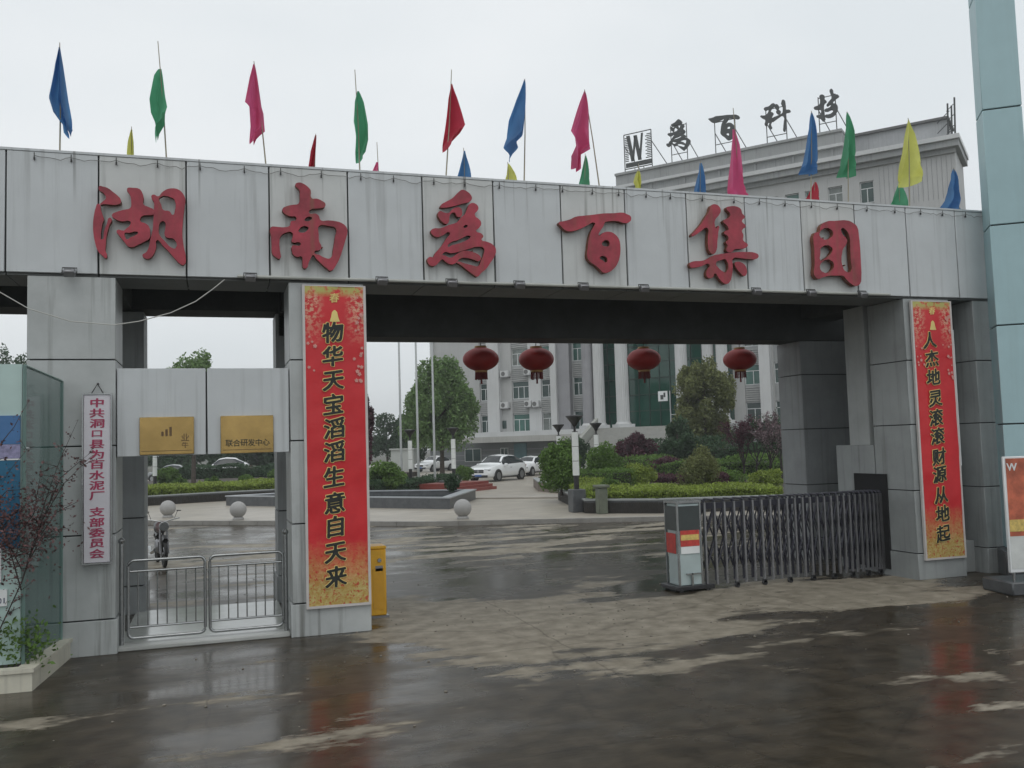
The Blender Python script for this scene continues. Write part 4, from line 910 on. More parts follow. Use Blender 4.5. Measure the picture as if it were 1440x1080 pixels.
# base ledge, canopy and ground floor
fbox('ledge', -16.0, 10.5, 3.05, Z1, -.5, 2.4, bwall2); fbox('canopy_edge', -19, -2.6, 2.75, 3.3, 2.41, 3.6, mat('canopy_concrete', (.38, .38, .36), .7, .12, .5, streak=.3))
gfw = mat('ground_floor_wall', (.16, .175, .18), .6, .15, .5, streak=.2); fbox('ground_floor_wall', SL, SR, 0, 3.04, DEP, 1.0, gfw)
for z in (.5, 1.0, 1.5, 2.0): fbox('recessed_band', SL, -3, z, z+.06, 1.0, 1.02, bdark)
for a, b_ in ((-17.5, -15.5), (-13.2, -12.3), (-8.2, -6.2), (-5.5, -4.4)): 
    e = empty('window', FW(a, .9, 1.05), math.atan2(FD.y, FD.x)); e.parent = bd
    MB().box(0, -.05, 0, b_-a, .04, .06).box(0, -.05, 1.24, b_-a, .04, 1.3).box(0, -.05, 0, .06, .04, 1.3).box(b_-a-.06, -.05, 0, b_-a, .04, 1.3).box((b_-a)/2-.03, -.05, 0, (b_-a)/2+.03, .04, 1.3).build('frame', frame_w, e); MB().box(.06, -.01, .06, b_-a-.06, .02, 1.24).build('pane', bgl2, e)
fbox('door', -11.6, -10.2, 0, 2.6, 1.005, 1.1, mat('door_teal', (.07, .16, .18), .3))
# grand stair with sloped balustrades
for i in range(22): fbox('stair_tread', -1.5, 9.5, i*.17, i*.17+.17, 2.42, 2.45+(22-i)*.33, mat('stair_stone', (.33, .33, .31), .6, .1, 2))
for s in (-2.0, 9.6):
    a, b_ = FW(s, 0, 2.5), FW(s, 0, 9.8)
    g_ = MB(); q = FD*.35
    pr = [(a, Z1-.1), (b_, 0), (b_, .9), (a, Z1+.9)]
    A_ = [g_.b.verts.new((p.x, p.y, z)) for p, z in pr]; B_ = [g_.b.verts.new((p.x+q.x, p.y+q.y, z)) for p, z in pr]
    g_.b.faces.new(A_); g_.b.faces.new(B_[::-1])
    for i in range(4): g_.b.faces.new((A_[i], A_[(i+1) % 4], B_[(i+1) % 4], B_[i]))
    g_.build('stair_balustrade', mat('balustrade_stone', (.36, .37, .34), .6, .1, 1), bd)
# cornices / parapet
fbox('left_wing_cap', SL-.1, -.31, 24.255, 24.6, -6, .3, roofm)
fbox('frieze_line', SL, SR+.1, 23.9, 24.25, .005, .25, roofm)
fbox('cornice', -.3, SR+.35, 24.255, 24.75, -6, .75, roofm); fbox('cornice_top', -.4, SR+.45, 24.755, 25.1, -6, 1.0, bwall2)
fbox('parapet', 0, 20.3, 25.103, 25.95, -6, .3, roofm)
fbox('parapet_ledge', -.15, 20.4, 25.955, 26.2, -6, .65, bwall2); fbox('parapet_upper', 0, 20.3, 26.203, 27.2, -6, .35, roofm); fbox('parapet_cap', -.05, 20.35, 27.203, 27.42, -6, .5, roofm)
for i in range(7): s = .2+3.2*i; fbox('parapet_rib', s, s+.18, 25.11, 25.94, .305, .42, roofm)
fbox('roof_room', 20.6, 27.8, 25.11, 27.3, -5.5, -2.2, mat('roof_room_wall', (.36, .37, .38), .7, .15, .6, streak=.3)); fbox('roof_room_cap', 20.4, 28.0, 27.31, 27.5, -5.8, -1.9, mat('roof_room_cap', (.12, .12, .12), .7))
for q in range(16): fbox('tile_seam', 22.9+q*.35, 22.93+q*.35, 20.5, 23.8, .001, .02, bdark)
fr = MB()
for s_, o_ in ((28.0, -.5), (28.2, -1.2), (28.6, .6)): fr.tube([FW(s_, 25.1, o_), FW(s_+.1, 28.0, o_)], .07, 5)
for z in (25.8, 26.6, 27.4): fr.tube([FW(28.0, z, -.5), FW(28.6, z+.1, .6)], .04, 4); fr.tube([FW(27.2, z-.6, -1.2), FW(28.2, z, -.5)], .04, 4)
fr.build('roof_ladder_frame', signm, bd)
# air conditioners
def ac(s, z, w_=.85):
    e = empty('air_conditioner', FW(s, z, .28), math.atan2(FD.y, FD.x), label='', cat='')
    for k_ in ('label', 'category'):
        if k_ in e: del e[k_]
    e.parent = bd
    MB().box(-w_/2, -.18, 0, w_/2, .18, .62, .02).build('case', bwall2, e)
    MB().lathe([(.22, 0), (.22, .02)], 20).build('fan_grille', mat('ac_grille', (.12, .12, .12), .6), e, loc=(-.1, -.18, .31), rot=(math.radians(90), 0, 0))
    MB().box(-w_/2-.05, -.2, -.05, w_/2+.05, .28, -.01).build('bracket', dsteel, e)
for px, py in ((712, 573), (712, 529)): a_ = F(px, py); ac(a_[0], a_[1]-.1, .95)
for px, py in ((745, 571), (756, 571), (744, 526)): a_ = F(px, py); ac(a_[0], a_[1]-.1, .75)
a_ = F(710, 600); fbox('small_window', a_[0]-.25, a_[0]+.2, a_[1]-.2, a_[1]+.6, .002, .04, bgl2)
# rooftop sign: emblem and four characters, each on its own stand
def roofsign_polys(ch, x0, y0, x1, y1):
    parts = CH[ch][3]; xs_ = [p[0] for pt in parts for p in pt[0]]; ys_ = [p[1] for pt in parts for p in pt[0]]
    mx0, mx1, my0, my1 = min(xs_), max(xs_), min(ys_), max(ys_)
    return [[[(x0+(p[0]-mx0)/(mx1-mx0)*(x1-x0), y0+(p[1]-my0)/(my1-my0)*(y1-y0)-(p[0]-(mx0+mx1)/2)/(mx1-mx0)*0) for p in pl] for pl in pt] for pt in parts]
def zoomed(parts, ox, oy, sc): return [[[(ox+p[0]/sc, oy+p[1]/sc) for p in pl] for pl in pt] for pt in parts]
ke = zoomed([[[(190,290),(240,270),(290,235),(312,255),(275,290),(262,325),(290,340),(275,380),(275,430),(262,460),(272,510),(243,500),(240,440),(215,482),(198,470),(205,420),(165,395),(150,375),(200,368),(232,340),(235,305),(200,315)]],
  [[(318,245),(350,270),(338,305),(308,285)]], [[(330,312),(368,318),(352,355),(322,335)]],
  [[(385,200),(415,205),(420,300),(472,308),(475,328),(422,348),(432,400),(425,500),(410,545),(400,480),(394,372),(330,404),(268,435),(275,400),(340,368),(393,332)]]], 1050, 115, 7.7125)
ji = zoomed([[[(795,150),(842,150),(845,190),(868,215),(842,242),(838,290),(845,350),(838,430),(800,402),(757,372),(798,360),(802,305),(770,305),(728,288),(790,250),(798,200)]],
  [[(903,90),(925,78),(945,130),(1003,155),(965,190),(935,230),(972,240),(988,290),(968,345),(930,382),(860,388),(848,370),(910,350),(940,312),(850,325),(850,302),(900,280),(915,252),(870,268),(900,210),(922,180),(908,130)]]], 1050, 115, 7.7125)
signs = [('爲', roofsign_polys('爲', 937.5, 168, 971, 212)), ('百', roofsign_polys('百', 996.5, 161.5, 1040, 197)), ('科', ke), ('技', ji)]
az_f = math.atan2(FD.y, FD.x)
for ch, parts in signs:
    pts = [F(*p, -.8) for pt in parts for pl in pt for p in pl]
    s0, s1 = min(p[0] for p in pts), max(p[0] for p in pts); z0, z1 = min(p[1] for p in pts), max(p[1] for p in pts); sm, zm = (s0+s1)/2, (z0+z1)/2
    e = empty('rooftop_character', FW(sm, 27.42, -.8), az_f, label='dark %s character on its steel stand on the roof, %s' % (ch, {'爲': 'first after the square emblem', '百': 'second, with one wide top stroke', '科': 'third, with a long right upright', '技': 'last, rightmost of the four'}[ch]), cat='rooftop sign')
    for j, pt in enumerate(parts):
        me = curve_mesh([[((q := F(*p, -.8))[0]-sm, q[1]-27.42) for p in pl] for pl in pt], .10-.01*j); mk('stroke', me, e, signm, (0, 0, 0), (math.radians(90), 0, 0))
    fr = MB(); hw = (s1-s0)*.33
    for x in (-hw, hw): fr.tube([(x, .14, 0), (x, .14, z1-27.42-.4)], .045, 5); fr.tube([(x+.9, 1.6, 0), (x, .16, (zm-27.42)*.9)], .04, 5)
    for z in ((z0-27.42)*.9, z1-27.42-.5): fr.tube([(-hw, .14, z), (hw, .14, z)], .04, 5)
    fr.build('stand', signm, e)
e = empty('rooftop_emblem', FW(.55, 27.42, -.6), az_f, label='square emblem with a W and comb teeth at the left end of the roof', cat='rooftop sign')
g_ = MB(); W_ = 2.75; zb, zt = .55, 3.85
for a, b_ in (((0, zb), (0, zt)), ((W_, zb), (W_, zt)), ((0, zb), (W_, zb)), ((0, zt), (W_, zt))): g_.tube([(a[0], 0, a[1]), (b_[0], 0, b_[1])], .05, 4)
g_.build('square_frame', signm, e)
g_ = MB(); g_.box(.12, -.04, zb+.12, W_-.05, .04, zb+.55)
for i in range(14): z = zb+.7+i*.17; g_.box(.08, -.03, z, .42, .03, z+.08); g_.box(W_-.45 if i % 2 else W_-.6, -.03, z, W_-.05, .03, z+.08)
g_.build('comb_teeth', signm, e)
g_ = MB()
for (xa, za, xb, zb2, t) in ((.42, 3.7, .85, 1.2, .17), (.85, 1.2, 1.15, 3.6, .09), (1.15, 3.6, 1.55, 1.2, .17), (1.55, 1.2, 1.85, 3.7, .09)):
    g_.prism([(xa-t, za), (xa+t, za), (xb+t, zb2), (xb-t, zb2)], -.05, .05)
g_.build('letter_w', signm, e, rot=(math.radians(90), 0, 0))
g_ = MB()
for x in (0, W_): g_.tube([(x, 0, 0), (x, 0, zb)], .045, 5); g_.tube([(x+1.3, 1.6, 0), (x, 0, 2.8)], .04, 5)
for x in (1.0, 1.9): g_.tube([(x, 0, 0), (x, 0, zb)], .04, 5)
g_.build('stand', signm, e)
# ------------------------------------------------------------------ forecourt: pool, podium, flagpoles, stone balls
pool = empty('fountain_pool', (0, 0, 0), label='low dark granite walled pool in the forecourt', cat='pool')
A_ = G(318, 711, PZ); B_ = G(633, 716, PZ); C_ = G(669, 702, PZ); D_ = A_+(C_-B_)*1.25; D_.z = PZ
D_ = G(430, 693, .5)
cen = (A_+B_+C_+D_)/4
ring = [A_, B_, C_, D_]
inner = [p+(cen-p).normalized()*.42 for p in ring]
capi = [p+(cen-p).normalized()*.5 for p in ring]; capo = [p-(cen-p).normalized()*.05 for p in ring]
for i in range(4):
    j = (i+1) % 4
    MB().prism([tuple(ring[i])[:2], tuple(ring[j])[:2], tuple(inner[j])[:2], tuple(inner[i])[:2]], PZ-.01, PZ+.40).build('wall', dgran, pool)
    MB().prism([tuple(capo[i])[:2], tuple(capo[j])[:2], tuple(capi[j])[:2], tuple(capi[i])[:2]], PZ+.403, PZ+.45).build('coping', mat('pale_coping', (.36, .38, .40), .35, .1, 2), pool)
MB().prism([tuple(p)[:2] for p in inner], PZ-.01, PZ+.22).build('water', mat('pool_water', (.02, .035, .045), .06, .1, 1, bump=.15, bscale=3), pool)
pd = empty('podium', (0, 0, 0), label='dark red stepped flagpole podium behind the pool', cat='podium')
pa, pb_ = G(546, 693, PZ), G(637, 693, PZ); dd = (pb_-pa).normalized(); nn = Vector((-dd.y, dd.x, 0))
redst = mat('red_granite', (.22, .055, .045), .4, .15, 3)
for k_, (z0, z1) in enumerate(((PZ, PZ+.15), (PZ+.15, PZ+.3), (PZ+.3, PZ+.45))):
    a = pa+dd*.0; b_ = pb_+dd*(.5-.25*k_); MB().prism([(a.x, a.y), (b_.x, b_.y), ((b_+nn*3.6).x, (b_+nn*3.6).y), ((a+nn*3.6).x, (a+nn*3.6).y)], z0+.001, z1).build('step', redst, pd)
for px, lb in ((565, 'leftmost of three bare flagpoles on the red podium'), (589, 'middle bare flagpole on the red podium'), (612, 'rightmost of three bare flagpoles on the red podium')):
    p = G(px, 683, PZ+.45); q = (p-pa).dot(nn)
    p = p - nn*(q-1.8); p.z = PZ+.45
    # keep the bearing: slide along the podium
    d = ray(px, 683); t = ((pa+nn*1.8-C0).dot(nn))/d.dot(nn); p = C0+d*t; p.z = PZ+.45
    e = empty('flagpole', p, label=lb, cat='flagpole', group='flagpoles on the podium')
    MB().tube([(0, 0, 0), (0, 0, 6), (0, 0, 12.5)], .075, 12, r2=.04).build('pole', mat('aluminium_pole', (.48, .50, .50), .3, .05, metal=.6), e); MB().lathe([(.14, 0), (.14, .08), (.08, .12)], 14).build('base_flange', dsteel, e)
for (px, py), lb in (((236, 728), 'stone ball bollard seen past the left rear pillar, farthest left'), ((335, 731), 'stone ball bollard in front of the pool, second from left'), ((651, 730), 'stone ball bollard nearest the pool corner by the drive')):
    p = G(px, py, PZ); e = empty('stone_ball', p, label=lb, cat='bollard', group='stone ball bollards on the kerb')
    prof = [(max(.29*math.cos(a), .02), .36+.29*math.sin(a)) for a in [math.radians(-75+i*11) for i in range(16)]]
    MB().lathe(prof, 28).build('ball', granite, e); MB().lathe([(.19, 0), (.2, .05), (.16, .10)], 20).build('base', granite, e)
# ------------------------------------------------------------------ planters and planting
def wall_line(name, pts, h, th, m, z=PZ, cap=None, **k):
    e = empty(name, (0, 0, 0), **k)
    for i in range(len(pts)-1):
        a, b_ = Vector((*pts[i][:2], 0)), Vector((*pts[i+1][:2], 0)); d = (b_-a).normalized(); n = Vector((-d.y, d.x, 0))*th
        MB().prism([(a.x, a.y), (b_.x, b_.y), ((b_+n).x, (b_+n).y), ((a+n).x, (a+n).y)], z-.01, z+h).build('wall', m, e)
        a2, b2 = a-n*.12-d*.02, b_-n*.12+d*.02; n2 = n*1.24
        MB().prism([(a2.x, a2.y), (b2.x, b2.y), ((b2+n2).x, (b2+n2).y), ((a2+n2).x, (a2+n2).y)], z+h+.002, z+h+.05).build('coping', cap or mat('grey_coping', (.30, .32, .32), .5, .1, 2), e)
    return e
q1, q2, q3, q4 = G(785, 703, PZ), G(823, 722, PZ), G(925, 722, PZ), G(1110, 716, PZ)
wall_line('planter_wall', [q4, q3, q2, q1], .42, -.25, dgran, label='low dark planter wall round the right shrub bed', cat='planter wall')
l1, l2, l3, l4 = G(150, 716, PZ), G(213, 711, PZ), G(300, 705.5, PZ), G(402, 700, PZ)
wall_line('planter_wall', [l1, l2, l3, l4, l4+(l4-l3)], .42, .25, dgran, label='low dark planter wall below the left hedge', cat='planter wall')
k1, k2 = G(757, 691, PZ), G(800, 695, PZ)
wall_line('planter_wall', [k1+Vector((1.5, 5, 0)), k1, k2], .45, .25, mat('brown_planter', (.16, .13, .11), .6, .2, 3), label='short brown planter wall before the big round bush', cat='planter wall')
MB().prism([tuple(p)[:2] for p in (q4, q3, q2, q1)]+[(30, 62), (60, 50)], PZ-.01, PZ+.36).build('bed_soil', soilm, kind='structure')
lbp = [l1, l2, l3, l4]
MB().prism([tuple(p)[:2] for p in lbp]+[(16, 75), (-20, 78)], PZ-.01, PZ+.36).build('bed_soil', soilm, kind='structure')
def bush(px, py_b, w_px, h_px, m, label, name='round_bush', n=2600, leaf=.045, z=PZ+.3, seed=None, sq=.9, flatt=1.0):
    p = G(px, py_b, z); dist = (p-C0).dot(CF); r = w_px/2*dist/FPX; h = h_px*dist/FPX
    e = empty(name, (p.x, p.y+r*.0, z-.02), label=label, cat='bush')
    pts = blob_pts((0, r*.6, h*.48), (r, r*sq, h*.54), n, seed or int(px), 22, .40)
    leaf_mesh('foliage', pts, leaf*max(.7, dist/32), m, e, int(px)+1)
    MB().tube([(0, r*.6, 0), (0, r*.6, h*.5)], .06, 6, r2=.03).build('stem', bark, e)
    return e
def hedge(pts, w_, h, m, label, n=6000, leaf=.035, z=PZ+.3, seed=1, name='clipped_hedge', hv=.12):
    rg = np.random.default_rng(seed); P = [Vector((*p[:2], 0)) for p in pts]; L_ = [(P[i+1]-P[i]).length for i in range(len(P)-1)]; tot = sum(L_)
    e = empty(name, (P[0].x, P[0].y, z), label=label, cat='hedge'); out = np.zeros((n, 3))
    u = rg.uniform(0, tot, n); acc = 0
    seg = np.zeros(n, int); t = np.zeros(n)
    for i, l in enumerate(L_):
        mk_ = (u >= acc) & (u < acc+l+1e-6); seg[mk_] = i; t[mk_] = (u[mk_]-acc)/l; acc += l
    A = np.array([P[i] for i in range(len(L_))]); B = np.array([P[i+1] for i in range(len(L_))]); D = B-A; D /= np.linalg.norm(D, axis=1)[:, None]; Nn = np.stack([-D[:, 1], D[:, 0], 0*D[:, 0]], 1)
    side = rg.random(n); off = np.where(side < .4, 0.0+rg.normal(0, .05, n), rg.uniform(0, w_, n)); hz = np.where(side < .4, rg.uniform(0, h, n), h+rg.normal(0, .04, n))
    hz = hz*(1+hv*np.sin(u*1.3+seed)*np.sin(u*.47+1))
    en = (side > .4) & (side < .52); lo_ = rg.random(n) < .5; hz = np.where(en, rg.uniform(0, h, n), hz)
    t = np.where(en & lo_ & (seg == 0), rg.uniform(0, .1, n)*.35, t); t = np.where(en & ~lo_ & (seg == len(L_)-1), 1-rg.uniform(0, .1, n)*.35, t)
    out = A[seg]+(B-A)[seg]*t[:, None]+Nn[seg]*off[:, None]; out[:, 2] = hz; out[:, :2] -= np.array((P[0].x, P[0].y))
    leaf_mesh('foliage', out, leaf, m, e, seed)
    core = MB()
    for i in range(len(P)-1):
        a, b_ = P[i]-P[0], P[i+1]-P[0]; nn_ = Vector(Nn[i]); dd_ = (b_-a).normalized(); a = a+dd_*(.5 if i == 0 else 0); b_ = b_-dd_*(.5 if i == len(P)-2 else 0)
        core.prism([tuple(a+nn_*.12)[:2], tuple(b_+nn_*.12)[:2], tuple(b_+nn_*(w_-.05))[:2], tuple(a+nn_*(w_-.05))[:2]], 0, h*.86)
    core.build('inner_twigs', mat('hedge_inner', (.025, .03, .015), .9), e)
    return e
def tree(px, py_b, top_py, w_px, m, label, base_frac=.2, n=14000, leaf=.12, lobes=34, shape=None, seed=3, trunk_r=.16, z=PZ, lr=.34, dist=None, name='round_tree', zmin=-1):
    if dist is None: p = G(px, py_b, z)
    else:
        d = ray(px, py_b); p = C0+d*(dist/1.0); p.z = z
    dist = (p-C0).dot(CF); d = ray(px, top_py); t = math.hypot(p.x, p.y)/math.hypot(d.x, d.y); h = H+t*d.z-z; r = w_px/2*dist/FPX
    e = empty(name, (p.x, p.y, z), label=label, cat='tree')
    zb = h*base_frac; cz = (h+zb)/2; rz = (h-zb)/2
    pts = blob_pts((0, 0, cz), (r, r, rz), n, seed, lobes, lr, shape=shape, zmin=zmin)
    leaf_mesh('crown', pts, leaf, m, e, seed)
    tb = MB(); tb.tube([(0, 0, 0), (.05, 0, h*.3), (0, .05, h*.75)], trunk_r, 8, r2=trunk_r*.35)
    rg = random.Random(seed)
    for i in range(9):
        a = rg.uniform(0, 6.28); z0 = h*rg.uniform(.2, .55); tb.tube([(0, 0, z0), (r*.35*math.cos(a), r*.35*math.sin(a), z0+h*.12), (r*.65*math.cos(a), r*.65*math.sin(a), z0+h*.24)], trunk_r*.4, 5, r2=trunk_r*.1)
    tb.build('trunk', bark, e)
    return e
# trees
egg = lambda z: 1.14-.26*np.clip(z, -1, 1)
tree(622, 672, 495, 112, tree_g, 'big dense egg shaped green tree behind the three flagpoles', .13, 26000, .13, 60, egg, 3, .2, lr=.27)
tree(994, 668, 492, 92, tree_o, 'olive green oval tree before the glass entrance', .12, 20000, .11, 50, lambda z: 1.10-.12*z, 19, .15, lr=.27)
tree(955, 672, 585, 60, tree_d, 'low dark green tree at the left foot of the olive tree', .05, 6000, .12, 22, None, 12, .1)
tree(272, 690, 486, 80, tree_g, 'green tree whose crown rises over the brass plaque panel', .42, 12000, .12, 60, None, 28, .17, dist=60)
tree(12, 690, 476, 60, tree_d, 'dark leafy tree far left over the notice case', .35, 2500, .12, 16, None, 22, .12, dist=75)
tree(545, 672, 575, 60, tree_d, 'bluish dark tree left of the flagpoles in the distance', .05, 6000, .16, 20, None, 23, .15, dist=105)
tree(580, 672, 570, 50, tree_d, 'dark tree just left of the big egg shaped one', .05, 6000, .16, 20, None, 24, .15, dist=95)
tree(512, 680, 540, 34, maroon, 'reddish tree close behind the middle pillar', .2, 3500, .09, 18, None, 25, .08, dist=50)
# dark wooded edge behind the left car park
for i, (px, top, wd, ds) in enumerate(((225, 610, 70, 88), (262, 600, 70, 100), (318, 606, 75, 92), (362, 600, 75, 96), (398, 612, 60, 90), (440, 600, 70, 100), (500, 612, 60, 92))):
    tree(px, 672, top, wd, tree_d, 'dark shade tree at the back of the car park, number %s from the left' % ('one', 'two', 'three', 'four', 'five', 'six', 'seven')[i], .12, 4500, .2, 18, None, 40+i, .16, dist=ds, name='shade_tree')
# twiggy flowering trees right
def bare_tree(px, py, top, w_px, label, seed, blossom, dist=None):
    rg = random.Random(seed); p = G(px, py, PZ) if dist is None else C0+ray(px, py)*dist; p.z = PZ+.3
    ds = (p-C0).dot(CF); d = ray(px, top); t = math.hypot(p.x, p.y)/math.hypot(d.x, d.y); h = H+t*d.z-PZ; r = w_px/2*ds/FPX
    e = empty('flowering_tree', p, label=label, cat='tree'); tb = MB(); lp = []
    def br(a, dirn, L_, rad, lv):
        b_ = a+dirn*L_; mid = a.lerp(b_, .5)+Vector((rg.uniform(-1, 1), rg.uniform(-1, 1), 0))*L_*.08
        tb.tube([a, mid, b_], rad, 5 if lv < 2 else 4, r2=rad*.55)
        if lv >= 2:
            for q in range(13): lp.append(np.array(a.lerp(b_, rg.random()))+np.array([rg.gauss(0, .05) for _ in range(3)]))
        if lv < 4:
            for q in range(3 if lv else 5):
                nd = (dirn+Vector((rg.uniform(-1, 1), rg.uniform(-1, 1), rg.uniform(-.1, .6)))*.62).normalized(); br(a.lerp(b_, rg.uniform(.45, 1)), nd, L_*rg.uniform(.6, .8), rad*.55, lv+1)
    br(Vector((0, 0, 0)), Vector((0, 0, 1)), h*.30, .06, 0)
    tb.build('branches', mat('dark_branches', (.035, .028, .028), .85), e); leaf_mesh('blossom', np.array(lp), .045, blossom, e, seed); return e
bl1 = mat('pale_blossom', (.17, .12, .13), .6, .3, 20, tone=True)
bare_tree(1048, 690, 540, 60, 'bare reddish tree just right of the olive tree', 5, maroon)
bare_tree(1085, 694, 545, 60, 'twiggy tree with pale blossom beside the right rear pillar', 6, bl1)
bare_tree(1068, 684, 560, 60, 'dark twiggy tree between the two flowering ones', 8, tree_d)
bare_tree(1100, 690, 552, 56, 'dark leafy twig tree half behind the right rear pillar', 10, tree_d)
bare_tree(18, 680, 476, 50, 'bare winter tree rising over the notice case', 9, maroon, 40)
# right bed shrubs
bush(797, 697, 66, 82, hedge_g, 'large round green bush left of the front lamp post', n=9000, leaf=.055)
bush(857, 686, 62, 62, hedge_g, 'second large green bush right of the front lamp post', n=7000, leaf=.055)
bush(993, 698, 62, 72, tree_o, 'bright feathery bush below the olive tree', n=6000, leaf=.045)
bush(1088, 686, 56, 28, hedge_y, 'low rounded yellow green bush beside the rear pillar', n=3000)
bush(908, 684, 52, 36, hedge_y, 'yellow green mounded bush in the middle of the right bed', n=3500)
bush(1030, 690, 60, 34, hedge_g, 'dark green low bush right of the feathery bush', n=3000)
bush(862, 702, 40, 30, hedge_g, 'small clipped bush behind the stone post', n=2500)
bush(902, 668, 70, 62, maroon, 'maroon rounded bush at the foot of the entrance columns', n=6000, leaf=.06)
bush(815, 664, 44, 56, tree_d, 'dark shrub against the building behind the round bush', n=4000, leaf=.06)
bush(945, 672, 60, 30, maroon, 'dark maroon bush left of the feathery bush', n=2500, leaf=.05)
bush(880, 664, 60, 22, maroon, 'dull red bush below the stair foot', n=2500, leaf=.05)
bush(1000, 664, 150, 30, tree_d, 'wide dark mass of shrubs under the olive tree', n=6000, leaf=.06)
def along(a, b_, t): return a+(b_-a)*t
off = Vector((.3, .55, 0))
hedge([q2+Vector((.30, .45, 0)), q3+Vector((.15, .45, 0)), q4+Vector((.2, .6, 0))], 3.4, .40, hedge_y, 'long bright yellow green hedge above the right planter wall', 15000, .042, seed=5)
hedge([q3+Vector((3.0, 3.9, 0)), q4+Vector((.5, 4.4, 0))], 1.6, .62, maroon, 'maroon clipped hedge behind the lattice gate', 5000, .04, seed=6)
hedge([q1+Vector((.3, .2, 0)), q2+Vector((.35, .5, 0))], 1.6, .5, hedge_y, 'yellow green hedge along the drive below the big bush', 5000, .045, seed=7)
hedge([G(800, 685, PZ+.3), G(862, 690, PZ+.3)], 1.2, .8, hedge_g, 'green hedge behind the front lamp post', 4000, .05, seed=9)
hedge([G(868, 679, PZ+.3), G(1015, 683, PZ+.3)], 1.6, .35, maroon, 'low maroon ground cover strip behind the yellow green hedge', 5000, .05, seed=31)
hedge([G(868, 672, PZ+.3), G(1105, 674, PZ+.3)], 3.5, .9, hedge_g, 'green shrub row crossing the middle of the right bed', 9000, .07, seed=32, hv=.3)
hedge([G(870, 664, PZ+.3), G(1105, 667, PZ+.3)], 4, 1.7, tree_d, 'tall dark shrub row in front of the entrance stair', 12000, .09, seed=33, hv=.3)
# left bed
hedge([l1+Vector((0, .5, 0)), l2+Vector((0, .5, 0)), l3+Vector((0, .5, 0)), l4+Vector((0, .5, 0)), l4+(l4-l3)], 5, .5, hedge_y, 'bright yellow green hedge above the left planter wall', 16000, .07, seed=12)
for px, py, wd, hp, lb in ((253, 688, 22, 18, 'small clipped ball bush, first on the left hedge'), (299, 685, 24, 16, 'small clipped ball bush, second on the left hedge'), (346, 684, 24, 18, 'small clipped ball bush, third on the left hedge')):
    bush(px, py, wd, hp, hedge_g, lb, n=1500, leaf=.04)
bush(236, 683, 42, 26, hedge_g, 'larger dark bush behind the left hedge', n=2500)
bush(395, 676, 40, 18, hedge_g, 'green bush at the right end of the left hedge', n=2000)
hedge([G(215, 676, PZ+.3), G(400, 671, PZ+.3)], 2.5, .95, tree_d, 'dark shrub row between the parked cars and the left hedge', 9000, .09, seed=41, hv=.3)
bush(278, 672, 36, 14, tree_d, 'dark bush before the parked vans on the left', n=2000)
bush(330, 668, 60, 14, tree_d, 'dark low bushes right of the parked van', n=2000)
bush(385, 672, 60, 20, tree_d, 'dark bush beside the middle pillar on the left', n=2500)
bush(540, 690, 66, 40, hedge_g, 'dark green bush left of the podium', n=4500, leaf=.06)
bush(556, 686, 50, 16, hedge_y, 'low yellow green bush behind the podium', n=2000)
bush(655, 676, 30, 22, hedge_g, 'flowering shrub left of the white car', n=2000)
hedge([G(528, 700, PZ), G(650, 686, PZ)], 1.5, .7, tree_d, 'dark hedge behind the flagpole podium', 6000, .06, z=PZ, seed=14)
bush(637, 690, 26, 24, tree_d, 'potted dark shrub at the right end of the podium', n=1500, z=PZ+.45)
MB().box(-.55, -.4, 0, .55, .4, .55, .02).build('shrub_box', dgran, loc=(*G(633, 690, PZ)[:2], PZ), label='dark stone tub right of the red podium', cat='planter')
# far white wall / shed
p = C0+ray(566, 664)*92; MB().box(-1.2, 0, 0, 1.2, 2, 2.3).prism([(-1.35, -.15), (1.35, -.15), (1.35, 2.15), (-1.35, 2.15)], 2.3, 2.45).build('white_shed', mat('pale_shed_wall', (.42, .44, .42), .7, .1, .5), loc=(p.x, p.y, 0), rot=(0, 0, math.radians(-30)), label='low pale shed far behind the flagpoles', cat='shed')
# ------------------------------------------------------------------ lamp posts
def lamp_post(p, label, base=True):
    e = empty('lamp_post', p, label=label, cat='lamp post', group='black and white lamp posts')
    if base: MB().box(-.24, -.24, 0, .24, .24, .78, .02).build('plinth', dgran, e)
    MB().tube([(0, 0, .0), (0, 0, 1.25)], .09, 12).build('lower_post', blackp, e)
    for i in range(3): MB().tube([(0, 0, 1.25+i*.5), (0, 0, 1.735+i*.5)], .115, 16).build('lamp_sleeve', mat('lamp_sleeve_white', (.66, .68, .66), .4, .08, 5), e)
    MB().tube([(0, 0, 1.24), (0, 0, 2.76)], .10, 12).build('inner_tube', blackp, e)
    MB().tube([(0, 0, 2.76), (0, 0, 2.95)], .045, 8).lathe([(.06, 0), (.12, .12), (.26, .30), (.30, .33), (.30, .37), (.05, .40)], 20, (0, 0, 2.93)).build('lamp_head', blackp, e)
    return e
lamp_post(G(812, 720, PZ), 'tall black and white lamp post at the corner of the right bed')
lamp_post(G(788, 690, PZ), 'lamp post whose head shows above the big round bush', False)
lamp_post(G(841, 690, PZ), 'lamp post behind the second green bush', False)
lamp_post(G(218, 702, PZ), 'lamp post seen at the edge of the left rear pillar')
lamp_post(G(578, 693, PZ), 'lamp post between the first two flagpoles', False)
lamp_post(G(639, 694, PZ), 'lamp post right of the three flagpoles', False)
